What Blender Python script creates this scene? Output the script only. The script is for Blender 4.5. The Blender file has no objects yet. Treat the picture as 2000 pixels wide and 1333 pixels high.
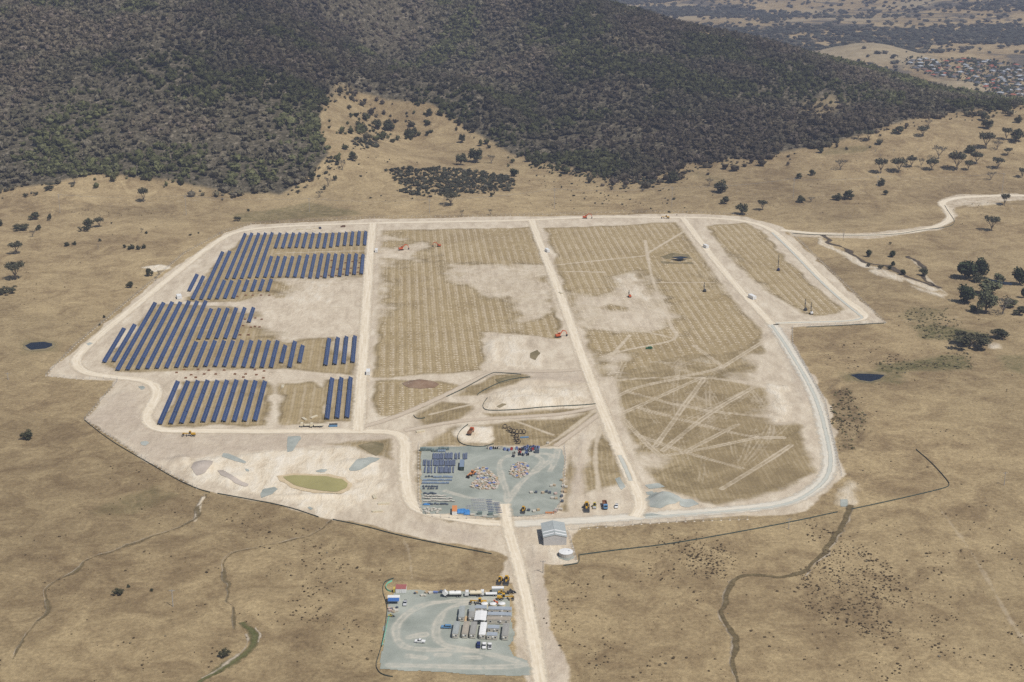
import bpy, math, random
import numpy as np

# ------------------------------------------------------------------ camera, sky, sun, exposure
SC = bpy.context.scene
COL = SC.collection
HCAM = 353.0
PITCH = math.radians(18.18)
FPX = 2778.0
cam_data = bpy.data.cameras.new("camera")
cam_data.sensor_width = 36.0
cam_data.lens = 36.0 * FPX / 2000.0
cam_data.clip_start = 1.0
cam_data.clip_end = 40000.0
cam = bpy.data.objects.new("camera", cam_data)
COL.objects.link(cam)
cam.location = (0, 0, HCAM)
cam.rotation_euler = (math.pi / 2 - PITCH, 0, 0)
SC.camera = cam

SUN = np.array([0.44, -0.42, 1.0]); SUN /= np.linalg.norm(SUN)
sun_el = math.asin(SUN[2]); sun_az = math.atan2(SUN[0], SUN[1])
world = bpy.data.worlds.new("World"); SC.world = world
world.use_nodes = True
wn = world.node_tree.nodes; wn.clear()
sky = wn.new("ShaderNodeTexSky"); sky.sky_type = 'NISHITA'; sky.sun_disc = False
sky.sun_elevation = sun_el; sky.sun_rotation = sun_az
bg = wn.new("ShaderNodeBackground"); bg.inputs[1].default_value = 0.06
wo = wn.new("ShaderNodeOutputWorld")
world.node_tree.links.new(sky.outputs[0], bg.inputs[0])
world.node_tree.links.new(bg.outputs[0], wo.inputs[0])
sl = bpy.data.lights.new("sun", 'SUN'); sl.energy = 3.9; sl.angle = math.radians(0.53); sl.color = (1.0, 0.955, 0.89)
sun_ob = bpy.data.objects.new("sun", sl); COL.objects.link(sun_ob)
sun_ob.location = (0, 0, 900)
from mathutils import Vector
sun_ob.rotation_euler = Vector((-SUN[0], -SUN[1], -SUN[2])).to_track_quat('-Z', 'Y').to_euler()
SC.view_settings.view_transform = 'Standard'
SC.view_settings.look = 'None'
SC.view_settings.exposure = 0.0
SC.view_settings.gamma = 1.0
SC.cycles.max_bounces = 5
SC.cycles.volume_bounces = 0
SC.cycles.use_denoising = False

rng = np.random.default_rng(7)
random.seed(7)
CP, SP = math.cos(PITCH), math.sin(PITCH)

def ray(px, py):
    a = np.asarray(px, float) - 1000.0; b = 666.5 - np.asarray(py, float)
    return a, FPX * CP + b * SP, -FPX * SP + b * CP      # world x, y, z direction

def G(px, py, z=0.0):                                     # a point of the photograph laid on the level z
    dx, dy, dz = ray(px, py)
    t = (z - HCAM) / dz
    return dx * t, dy * t

def proj(x, y, z):
    zz = np.asarray(z) - HCAM
    d = y * CP - zz * SP
    return 1000 + FPX * x / d, 666.5 - FPX * (y * SP + zz * CP) / d

# ------------------------------------------------------------------ noise and terrain shape
_perm = rng.random((257, 257)); _perm[256] = _perm[0]; _perm[:, 256] = _perm[:, 0]
def vnoise(x, y):
    xi = np.floor(x).astype(np.int64); yi = np.floor(y).astype(np.int64)
    fx = x - xi; fy = y - yi
    fx = fx * fx * (3 - 2 * fx); fy = fy * fy * (3 - 2 * fy)
    xi &= 255; yi &= 255
    a = _perm[xi, yi]; b = _perm[xi + 1, yi]; c = _perm[xi, yi + 1]; d = _perm[xi + 1, yi + 1]
    return (a * (1 - fx) + b * fx) * (1 - fy) + (c * (1 - fx) + d * fx) * fy
def fbm(x, y, s, o=4):
    v = 0.0; a = 0.5; t = 0.0
    for i in range(o):
        v = v + a * vnoise(x / s + 17.3 * i, y / s + 9.1 * i); t += a; a *= 0.5; s *= 0.5
    return v / t                                          # 0..1
def sstep(a, b, x):
    t = np.clip((x - a) / (b - a), 0, 1); return t * t * (3 - 2 * t)

_ctl = []
def C(px, py, Y):                                         # photo point at distance Y
    dx, dy, dz = ray(px, py); t = Y / dy
    _ctl.append((dx * t, Y, HCAM + dz * t))
for X in (-800, -400, 0, 400, 800):
    for Y in (350, 750, 1100, 1400):
        _ctl.append((X, Y, 0.0))
_ctl += [(-1000, 1450, 12), (1000, 1450, 8), (-600, 1530, 3), (0, 1530, 1), (300, 1530, 0.5), (560, 1520, 0)]
for c in [(0,375,1600),(0,200,1850),(0,0,2250),(250,340,1640),(250,200,1820),(250,50,2080),
          (540,378,1610),(540,250,1760),(540,100,1990),(516,13,2200),(650,330,1660),(640,210,1850),
          (705,117,2060),(795,166,2030),(862,198,2000),(795,160,2260),(795,60,2550),(795,0,2720),
          (700,30,2560),(900,250,1950),(1000,280,1900),(1000,200,2080),(1200,340,1730),(1300,330,1740),
          (1430,312,1760),(1560,290,1800),(1700,250,1850),(1830,225,1920),(2000,205,2000),(1950,330,1710),
          (1700,330,1705),(1500,350,1670),(1850,380,1610),
          (1100,200,2050),(1100,100,2250),(1100,0,2500),(950,100,2400),(950,0,2620),(1180,8,2560),(1260,30,2520),(1400,62,2480),
          (1500,88,2450),(1600,114,2430),(1700,138,2400),(1800,168,2340),(1900,196,2240),(1990,214,2150),(1400,200,2050),
          (1400,120,2250),(1600,200,2050),(1600,150,2200),(1300,100,2280),(1250,260,1880),(800,290,1850),(760,230,1960)]:
    C(*c)
_ctl += [(-1100, 1700, 45), (-1200, 2200, 190), (-700, 2600, 255), (-300, 2600, 200), (-600, 3000, 240), (-100, 3000, 175),
         (-700, 3600, 60), (150, 2800, 100), (300, 2750, 78), (420, 2720, 48), (560, 2700, 18), (300, 2950, 30), (500, 2950, -30), (750, 2900, -75), (850, 2750, -70), (1000, 2650, -60), (1000, 2900, -100), (200, 3300, 0), (600, 3250, -85),(650, 2750, -10),(780, 2600, -30),(900, 2500, -35),(900, 2380, -12),
         (900, 3100, -108), (1250, 2500, -55), (1250, 2100, 20), (1200, 1700, 45), (1300, 3000, -100),
         (1500, 3300, -100), (900, 3500, -98), (500, 3700, -95), (0, 4000, -80), (-900, 4300, -80),
         (0, 5000, -100), (1000, 4500, -100), (2000, 4500, -100), (2000, 6500, -95), (0, 6500, -95), (1000, 8500, -60), (-2000, 6500, -80), (3000, 8500, -40)]
_ctl = np.array(_ctl, float)
_cs = 90.0
def _phi(dx, dy): return np.sqrt(dx * dx + dy * dy + _cs * _cs)
_n = len(_ctl)
_A = np.zeros((_n + 1, _n + 1))
_A[:_n, :_n] = _phi(_ctl[:, None, 0] - _ctl[None, :, 0], _ctl[:, None, 1] - _ctl[None, :, 1])
_A[:_n, _n] = 1; _A[_n, :_n] = 1
_A[:_n, :_n] -= np.eye(_n) * 4.0
_w = np.linalg.solve(_A, np.append(_ctl[:, 2], 0))
BUMPS = []                                                # (x, y, radius x, radius y, height)
def bump(px, py, wpx, dpx, hgt):
    x, y = G(px, py); x2, _ = G(px + wpx / 2, py); _, y2 = G(px, py - dpx / 2)
    BUMPS.append((x, y, abs(x2 - x), abs(y2 - y), hgt))
for b in [(1300, 980, 70, 34, 5.0), (398, 912, 66, 26, 3.0), (355, 900, 60, 24, 2.0), (455, 934, 70, 20, 1.6), (822, 752, 74, 18, 3.0),
          (1050, 785, 190, 34, 2.5), (1325, 498, 90, 10, 2.0), (1325, 518, 90, 8, 1.4), (960, 690, 36, 60, 1.2), (615, 970, 190, 12, 1.5),
          (700, 905, 90, 20, 1.8), (1060, 745, 120, 18, 1.5), (1340, 800, 60, 60, 0.4), (1940, 403, 120, 10, 3.0)]:
    bump(*b)
def hgt(x, y):
    x = np.asarray(x, float); y = np.asarray(y, float)
    shp = x.shape; x = x.ravel(); y = y.ravel()
    out = np.empty_like(x)
    for i in range(0, len(x), 60000):
        a = x[i:i + 60000]; b = y[i:i + 60000]
        v = _phi(a[:, None] - _ctl[None, :, 0], b[:, None] - _ctl[None, :, 1]) @ _w[:_n] + _w[_n]
        f = sstep(1440, 1600, b - 0.00012 * a * a * (a < 0) + 60 * (a > 330) * sstep(330, 520, a))
        rough = ((fbm(a, b, 230, 4) - 0.5) * 24 + (np.abs(fbm(a + .45 * b, b * .55, 210, 3) - .5) - .12) * 130 * (1 - sstep(-100, 250, a))) * sstep(1720, 2050, b) * (1 - .8 * sstep(350, 700, a)) + (fbm(a + 900, b, 60, 3) - 0.5) * 5 * sstep(1650, 2000, b)
        far = sstep(2900, 3600, b) * (fbm(a, b - 300, 900, 4) - 0.42) * 120 * sstep(3900, 5200, b)
        hill = 46 * np.exp(-((a - 905) / 150) ** 2 - ((b - 3660) / 170) ** 2) + 30 * np.exp(-((a - 985) / 90) ** 2 - ((b - 3150) / 90) ** 2)
        out[i:i + 60000] = f * v + rough * np.minimum(1, 1.3 - sstep(2900, 3600, b)) + far + hill + (fbm(a, b, 34, 2) - 0.5) * 0.5 * f
    for (bx, by, rx, ry, h) in BUMPS:
        m = (np.abs(x - bx) < 2 * rx) & (np.abs(y - by) < 2 * ry)
        if m.any():
            d = np.sqrt(((x[m] - bx) / rx) ** 2 + ((y[m] - by) / ry) ** 2)
            out[m] += h * (1 - sstep(0.05, 1.15, d)) * (0.55 + 0.9 * fbm(x[m], y[m], 14, 3))
    return out.reshape(shp)

_RAYY = np.concatenate([np.arange(480, 1440, 60), np.arange(1440, 3000, 12), np.arange(3000, 8000, 50)]).astype(float)
def hit(px, py):                                          # where the sight line of a photo point meets the terrain
    px = float(px); py = float(py)
    x0, y0 = G(px, py) if py > -200 else (0, 1e9)
    if y0 < 1430: return float(x0), float(y0), float(hgt(np.array([x0]), np.array([y0]))[0])
    dx, dy, dz = ray(px, py)
    t = _RAYY / dy; z = HCAM + dz * t; hh = hgt(dx * t, _RAYY)
    below = np.where(z < hh)[0]
    i = int(below[0]) if len(below) else len(t) - 1
    i = max(i, 1)
    a = (z[i - 1] - hh[i - 1]); b = (hh[i] - z[i]); k = a / (a + b) if a + b != 0 else 0
    tt = t[i - 1] + (t[i] - t[i - 1]) * k
    x, y = dx * tt, dy * tt
    return float(x), float(y), float(hgt(np.array([x]), np.array([y]))[0])
def P(px, py): return Vector(hit(px, py))
def ppm(pt): return FPX / (pt[1] * CP - (pt[2] - HCAM) * SP)   # photo pixels per metre there

# ------------------------------------------------------------------ fan shaped ground grid
def build_rows():
    ys = [240.0]
    while ys[-1] < 440: ys.append(ys[-1] + 6)
    while ys[-1] < 1500: ys.append(ys[-1] + max(0.75, 0.85 * ys[-1] ** 2 / (HCAM * 1422)))
    while ys[-1] < 2900: ys.append(ys[-1] + 4.5)
    while ys[-1] < 9000: ys.append(ys[-1] + 14 + (ys[-1] - 2900) * 0.012)
    return np.array(ys)
YS = build_rows()
US = np.concatenate([np.linspace(-1.1, -0.455, 60), np.linspace(-0.45, 0.45, 901), np.linspace(0.455, 1.1, 60)])
GX = YS[:, None] * US[None, :]; GY = np.repeat(YS[:, None], len(US), 1)
GZ = hgt(GX, GY)
NX, NY = GX.ravel(), GY.ravel()

def world_poly(pts, hill=False):
    if hill: return np.array([hit(*p)[:2] for p in pts])
    return np.array([G(*p) for p in pts], float)
def sdist(poly, x, y):
    d2 = np.full(x.shape, 1e18); inside = np.zeros(x.shape, bool)
    n = len(poly)
    for i in range(n):
        ax, ay = poly[i]; bx, by = poly[(i + 1) % n]
        ex, ey = bx - ax, by - ay
        t = np.clip(((x - ax) * ex + (y - ay) * ey) / (ex * ex + ey * ey + 1e-9), 0, 1)
        d2 = np.minimum(d2, (x - ax - t * ex) ** 2 + (y - ay - t * ey) ** 2)
        c = ((ay > y) != (by > y))
        if c.any():
            xc = ax + (y - ay) * ex / (ey if abs(ey) > 1e-9 else 1e-9)
            inside ^= c & (x < xc)
    d = np.sqrt(d2); return np.where(inside, d, -d)
def ldist(line, x, y):
    d2 = np.full(x.shape, 1e18)
    for i in range(len(line) - 1):
        ax, ay = line[i]; bx, by = line[i + 1]; ex, ey = bx - ax, by - ay
        t = np.clip(((x - ax) * ex + (y - ay) * ey) / (ex * ex + ey * ey + 1e-9), 0, 1)
        d2 = np.minimum(d2, (x - ax - t * ex) ** 2 + (y - ay - t * ey) ** 2)
    return np.sqrt(d2)
_wob = (fbm(NX, NY, 22, 4) - 0.5) * 2
def smooth_line(w, it=2):
    w = [tuple(p) for p in w]
    for _ in range(it):
        o = [w[0]]
        for a, b in zip(w[:-1], w[1:]):
            o += [(a[0] * .75 + b[0] * .25, a[1] * .75 + b[1] * .25), (a[0] * .25 + b[0] * .75, a[1] * .25 + b[1] * .75)]
        w = o + [w[-1]]
    return np.array(w)
def stamp(target, pts, val=1.0, soft=2.0, wob=4.0, hill=False, mode='max'):
    poly = world_poly(pts, hill)
    m = np.where((NX > poly[:, 0].min() - 30) & (NX < poly[:, 0].max() + 30) & (NY > poly[:, 1].min() - 30) & (NY < poly[:, 1].max() + 30))[0]
    if not len(m): return
    k = sstep(-soft, soft, sdist(poly, NX[m], NY[m]) + _wob[m] * wob) * val
    if mode == 'max': target[m] = np.maximum(target[m], k)
    elif mode == 'sub': target[m] *= (1 - k)
    else: target[m] += k
def streak(target, pts, width=4.0, val=1.0, soft=1.5, wob=1.0, hill=False, twin=0.0, mode='max'):
    line = smooth_line(world_poly(pts, hill))
    m = np.where((NX > line[:, 0].min() - 30) & (NX < line[:, 0].max() + 30) & (NY > line[:, 1].min() - 30) & (NY < line[:, 1].max() + 30))[0]
    if not len(m): return
    d = ldist(line, NX[m], NY[m])
    if twin: d = np.abs(d - twin)
    k = (1 - sstep(width / 2 - soft, width / 2 + soft, d + _wob[m] * wob)) * val
    if mode == 'sub': target[m] *= (1 - k)
    else: target[m] = np.maximum(target[m], k)

Z0 = lambda: np.zeros(len(NX), np.float32)
BARE, WHITE, FIELD, FOREST, GREEN, DARK, TRACK, PINK = [Z0() for _ in range(8)]

SITE = [(88,736),(100,722),(150,682),(290,560),(440,455),(490,438),(730,428),(1080,422),(1330,416),(1460,424),(1525,444),(1730,630),(1640,635),(1545,640),
        (1552,682),(1617,780),(1642,930),(1575,1000),(1500,1006),(1320,1016),(1132,1032),(1118,1060),(1128,1100),(1060,1100),(1062,1140),(1080,1220),(1098,1280),(1112,1340),(1125,1420),(1070,1420),(1030,1340),(1010,1250),(1000,1140),(968,1136),(985,1090),(960,1080),(880,1062),
        (800,1043),(640,1010),(540,988),(420,965),(290,905),(165,820),(215,760),(230,742),(150,740)]
stamp(BARE, SITE, 1, 3.0, 4.5)
FIELDS = [
 [(478,460),(722,452),(716,552),(640,560),(524,592),(395,592),(362,588),(440,498)],
 [(200,712),(310,595),(500,600),(590,660),(702,655),(692,735),(560,722),(230,728)],
 [(306,835),(352,744),(520,740),(530,752),(520,832)], [(545,750),(610,745),(640,770),(632,825),(550,828)], [(636,742),(692,738),(686,822),(634,822)],
 [(742,450),(1036,445),(1062,500),(1096,640),(1098,664),(1010,654),(945,650),(948,726),(732,736)],
 [(735,745),(850,745),(905,760),(860,780),(770,815),(735,815)],
 [(1068,447),(1322,434),(1350,468),(1395,532),(1460,615),(1488,662),(1450,688),(1330,698),(1200,738),(1172,738),(1140,655),(1110,600),(1088,520)],
 [(1205,745),(1300,718),(1420,745),(1500,760),(1512,800),(1572,830),(1582,920),(1530,960),(1400,985),(1290,955),(1250,900),(1215,810)],
 [(1200,745),(1180,690),(1330,650),(1480,650),(1500,690),(1480,745),(1300,735)],
 [(1382,442),(1455,436),(1485,450),(1530,502),(1650,606),(1640,612),(1575,618),(1480,560),(1420,502)],
 [(806,815),(862,785),(918,788),(926,800),(880,824),(828,830)], [(880,776),(965,732),(1020,732),(1030,738),(985,756),(932,774)],
 [(945,808),(1000,806),(1165,797),(1150,806),(1050,812),(960,816)], [(818,874),(890,835),(990,826),(1090,818),(1170,802),(1100,868),(1000,873)],
 [(1148,880),(1176,838),(1200,880),(1224,945),(1140,965)], [(640,868),(700,862),(760,858),(770,900),(750,895)], [(1112,885),(1120,885),(1110,1000),(1095,1000)],
 [(816,880),(822,880),(826,1000),(815,1000)], [(806,985),(900,1012),(960,1012),(985,1010),(985,1018),(880,1020)]]
for i, f in enumerate(FIELDS): stamp(FIELD, f, 1.0 if i in (0, 1, 2, 3, 4, 5, 6, 7, 10) else .84, 4.5, 6)
# disturbed pale soil showing inside the fields
PALE = [[(560,545),(705,545),(700,600),(640,640),(560,660),(530,610)], [(502,600),(560,600),(640,650),(700,640),(700,700),(640,660),(560,668),(500,640)],
        [(330,725),(560,722),(640,735),(560,745),(350,745)], [(400,590),(520,580),(620,600),(500,605)],
        [(782,478),(832,472),(845,490),(790,512),(745,520)], [(870,512),(1060,520),(1090,600),(1010,650),(985,590),(870,545)], [(742,452),(760,450),(750,600),(735,640)],
        [(1188,540),(1245,528),(1290,580),(1325,650),(1250,640),(1195,600)], [(1108,572),(1150,570),(1200,600),(1310,645),(1200,650),(1130,655)],
        [(1460,690),(1505,690),(1520,750),(1450,740)], [(1500,748),(1540,755),(1580,830),(1520,830),(1498,790)], [(1395,475),(1420,500),(1480,560),(1570,618),(1500,620),(1440,550)],
        [(1330,440),(1380,470),(1500,620),(1450,610),(1395,530)], [(1160,690),(1215,690),(1225,730),(1180,740)], [(1250,905),(1275,885),(1300,895),(1290,915)]]
for f in PALE: stamp(FIELD, f, 0.72, 12, 22, mode='sub')
stamp(BARE, [(1830,392),(1870,380),(1990,378),(2010,392),(1900,398),(1862,405),(1870,430),(1830,450),(1700,468),(1540,462),(1530,452),(1700,455),(1820,440),(1850,425)], .62, 4, 6, hill=True)
stamp(WHITE, [(1885,398),(1950,396),(1960,402),(1890,405)], .5, 3, 4, hill=True)
stamp(PINK, [(150,820),(250,755),(330,850),(560,845),(760,850),(770,900),(680,868),(560,880),(420,890),(350,905),(300,900)], .8, 6, 8)
for f in [[(1000,728),(1140,725),(1150,750),(1040,748)], [(1130,850),(1150,830),(1140,980),(1110,985)], [(800,1020),(960,1040),(960,1080),(880,1060)], [(1030,1060),(1050,1060),(1100,1280),(1110,1400),(1080,1400)], [(1510,640),(1545,645),(1600,760),(1570,790)]]:
    stamp(PINK, f, .8, 4, 6)
for f, v in [([(345,905),(420,892),(560,880),(680,870),(745,905),(757,935),(750,970),(700,992),(640,1003),(560,985),(470,962),(420,945)], .8),
             ([(945,800),(960,772),(1040,752),(1150,762),(1163,790),(1000,802)], .75), ([(950,655),(1010,655),(1060,690),(1050,720),(950,725)], .5),
             ([(1502,752),(1535,757),(1545,818),(1520,820)], .7), ([(895,845),(910,835),(955,835),(960,868),(900,868)], .85), ([(1060,1035),(1110,1035),(1115,1090),(1060,1110)], .25),
             ([(1355,695),(1410,708),(1408,718),(1330,704)], .35), ([(565,555),(650,548),(640,590),(560,620)], .4), ([(1200,545),(1240,535),(1270,590),(1240,590)], .4),
             ([(280,522),(310,518),(322,524),(300,530)], .9), ([(1620,478),(1680,515),(1700,522),(1650,505)], .7), ([(1700,520),(1760,540),(1760,550),(1700,530)], .6), ([(1780,558),(1855,575),(1850,588),(1800,570)], .7),
             ([(1930,670),(1955,672),(1960,683),(1925,682)], .5), ([(1860,615),(1880,618),(1875,626),(1858,622)], .6),([(1640,955),(1670,945),(1672,985),(1645,985)], .5)]:
    stamp(WHITE, f, v, 6, 10)
    if v > .6: stamp(FIELD, f, 1, 5, 7, mode='sub')
for f in [[(1290,508),(1355,505),(1350,516),(1300,518)], [(885,772),(970,733),(1015,733),(960,756),(920,775)]]: stamp(GREEN, f, .5, 4, 4)
# wheel tracks over the fields
TR = [[(1165,748),(1230,740),(1330,737),(1400,722),(1410,715)],[(1410,718),(1490,668)],[(1410,715),(1355,675)],[(1205,775),(1240,757),(1330,738),(1375,738),(1500,750)],
 [(1215,808),(1370,738)],[(1280,872),(1375,740)],[(1295,880),(1380,810),(1480,752)],[(1225,765),(1350,800),(1500,815)],[(1250,798),(1360,828),(1470,855),(1530,855)],[(1300,890),(1360,880),(1480,855)],
 [(1245,850),(1340,885),(1450,915)],[(1410,955),(1500,900),(1545,870)],[(1210,810),(1260,865),(1290,890)],[(1335,884),(1440,830)],[(1300,600),(1310,640),(1325,655),(1310,668),(1240,680),(1190,692)],
 [(1260,470),(1268,520),(1280,565),(1300,600)],[(1265,495),(1340,450)],[(1275,552),(1395,552)],[(1075,530),(1180,532)],[(1066,520),(1180,508),(1260,500)],
 [(840,810),(900,795),(945,785),(1020,775)],[(1165,800),(1080,865),(1040,880)],[(1000,820),(1080,850)],[(1150,640),(1200,637),(1250,645),(1310,660)],[(1190,700),(1230,655)],[(1180,745),(1060,760)],
 [(1175,830),(1160,880),(1170,960)],[(560,745),(620,740),(690,735)],[(700,600),(520,605)],[(716,490),(640,492),(540,495)]]
for i, t in enumerate(TR):
    if i < 14: streak(TRACK, t, 4.6, .42, 1.4, .9); streak(TRACK, t, 1.0, .95, .8, .5, twin=1.35)
    else: streak(TRACK, t, 3.4, .75, 1.4, .9)
def fan_tracks():
    r = np.random.default_rng(5); inside = np.array(FIELDS[8], float); hubs = [(1292, 890), (1408, 716), (1480, 752), (1215, 800), (1500, 860), (1240, 770), (1330, 700), (1440, 920)]
    for k in range(46):
        hx, hy = hubs[r.integers(len(hubs))]; gx, gy = r.uniform(1215, 1560), r.uniform(690, 960); bx, by = r.uniform(-60, 60), r.uniform(-40, 40)
        pts = [((1 - f) ** 2 * hx + 2 * f * (1 - f) * ((hx + gx) / 2 + bx) + f * f * gx, (1 - f) ** 2 * hy + 2 * f * (1 - f) * ((hy + gy) / 2 + by) + f * f * gy) for f in np.linspace(.02, .95, 6)]
        streak(TRACK, pts, 1.1, r.uniform(.3, .6), .9, .8, twin=1.3)
fan_tracks()
for t in [[(805,1130),(800,1085),(795,1065),(785,1050)],[(380,392),(520,386),(640,388),(760,398),(900,415)],[(940,408),(1090,404),(1250,392),(1330,388),(1450,372),(1600,362),(1800,350),(2010,352)],
          [(1400,418),(1480,405),(1560,392),(1640,378),(1760,372)],[(880,418),(980,425),(1120,418)],[(1600,458),(1760,462),(1900,472),(2010,482)],[(1970,392),(1985,425),(2010,450)],[(0,423),(110,415),(230,400),(380,392)],[(1770,265),(1800,272),(1840,290)],
          [(1050,395),(1200,395),(1310,400)],[(550,388),(700,382),(850,384),(1000,380)],[(1840,1000),(1900,1080),(1960,1190),(2005,1260)],[(1600,630),(1800,625)],[(760,850),(720,1010)]]:
    streak(TRACK, t, 2.6, .36, 1.6, 1.6, hill=True)
# darker coarse grass, gullies and green flushes
for f, v in [([(-50,800),(165,820),(290,905),(420,965),(640,1015),(960,1085),(965,1135),(760,1140),(735,1320),(-50,1420)], .42), ([(1100,1100),(1640,1010),(2100,960),(2100,1420),(1110,1420)], .25),
             ([(620,1060),(760,1060),(760,1240),(560,1240),(520,1150)], .45), ([(1380,880),(1575,840),(1582,930),(1530,965),(1400,985)], .6), ([(1220,760),(1350,745),(1500,765),(1510,850),(1300,880)], .5), ([(1260,680),(1480,650),(1480,690),(1290,730)], .35),
             ([(1622,765),(1662,755),(1694,825),(1684,875),(1640,885)], 1.0), ([(1830,560),(1700,480),(1660,480),(1740,540)], .2), ([(1760,590),(1960,600),(1950,650),(1790,640)], .45),
             ([(160,398),(340,402),(330,425),(160,425)], .5), ([(1330,305),(1950,230),(2010,380),(1900,480),(1500,430)], .22), ([(840,450),(1040,450),(1000,470),(860,478)], .4),
             ([(285,330),(540,345),(560,378),(250,350)], .12), ([(640,300),(1000,260),(1100,340),(1180,400),(600,400)], .15)]:
    stamp(DARK, f, v, *((4, 7) if v >= 1 else (14, 14)), hill=True)
for f, v in [([(1715,712),(1890,690),(1900,720),(1700,728)], .7), ([(1790,640),(1830,635),(1930,655),(1890,670),(1800,662)], .75), ([(1780,600),(1850,605),(1830,640),(1760,620)], .35), ([(200,1000),(300,950),(330,970),(260,1010)], .3), ([(450,420),(600,395),(720,418),(560,430),(470,436)], .45),
             ([(1620,290),(1700,285),(1690,298),(1600,305)], .4), ([(1345,340),(1360,335),(1420,350),(1400,356)], .2), ([(40,665),(115,668),(120,688),(45,690)], .35), ([(1945,695),(2010,690),(2010,735),(1960,720)], .5), ([(1640,728),(1760,722),(1750,748),(1650,745)], .5), ([(1130,410),(1150,400),(1120,395)], .1)]:
    stamp(GREEN, f, min(1, v * 1.4), 5, 8, hill=True)
CREEK = [(1652,985),(1640,1030),(1600,1085),(1570,1120),(1520,1130),(1450,1125),(1425,1135),(1412,1180),(1405,1205),(1425,1235),(1440,1260),(1437,1340),(1436,1420)]

for g in [[(402,968),(388,985),(380,1020),(300,1050),(210,1085),(140,1110),(100,1160),(60,1220),(10,1290)], [(630,1020),(600,1045),(500,1072),(440,1085),(436,1120),(445,1165),(460,1185),(468,1222)]]:
    streak(DARK, g, 5.5, .5, 2.2, 2.0)
streak(WHITE, [(397,972),(388,988),(384,1003),(380,1018)], 2.6, .7, 1.2, 3.0)

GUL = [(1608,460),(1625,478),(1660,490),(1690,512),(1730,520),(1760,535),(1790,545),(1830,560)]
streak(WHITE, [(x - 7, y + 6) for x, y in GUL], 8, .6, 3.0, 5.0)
streak(WHITE, [(1780,505),(1800,525),(1808,545),(1850,575)], 3, .5, 1.5, 2.0)
for t in [[(1650,735),(1620,770)], [(755,1140),(750,1145),(746,1200),(738,1300)], [(765,1137),(990,1142)]]: streak(PINK, t, 5, .9, 2, 1)
for t in [[(1050,1125),(1030,1130),(1040,1200),(1058,1290),(1062,1420)]]: pass


FOREST_POLY = [(-150,377),(0,372),(70,362),(130,350),(180,338),(260,343),(330,352),(420,372),(480,380),(545,378),(590,355),(615,330),(640,300),(625,260),(628,215),(660,190),(700,180),(760,195),(830,200),
   (860,215),(900,240),(930,262),(1000,300),(1060,318),(1120,330),(1180,345),(1240,350),(1320,325),(1400,312),(1480,308),(1520,300),(1560,292),(1640,275),(1700,258),(1770,235),(1830,222),(1900,215),(1960,208),(2010,200),(2200,190),(2200,-500),(-150,-500)]
def px_inside(poly, px, py, pad=60):
    return sdist(np.array(poly, float), px, py)
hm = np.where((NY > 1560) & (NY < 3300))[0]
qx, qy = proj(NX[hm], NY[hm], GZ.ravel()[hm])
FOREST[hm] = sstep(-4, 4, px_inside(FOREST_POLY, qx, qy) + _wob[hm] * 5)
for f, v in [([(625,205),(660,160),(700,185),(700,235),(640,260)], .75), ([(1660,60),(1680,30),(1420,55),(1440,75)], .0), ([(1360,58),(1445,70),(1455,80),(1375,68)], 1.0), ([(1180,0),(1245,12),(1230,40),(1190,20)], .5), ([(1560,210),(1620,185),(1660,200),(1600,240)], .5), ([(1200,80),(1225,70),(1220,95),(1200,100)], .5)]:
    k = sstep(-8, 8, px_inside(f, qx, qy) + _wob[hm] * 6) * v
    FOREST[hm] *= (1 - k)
SCREE = Z0(); SCREE[hm] = FOREST[hm] * sstep(.5, .72, fbm(NX[hm], NY[hm] * .5, 130, 4))

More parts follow.
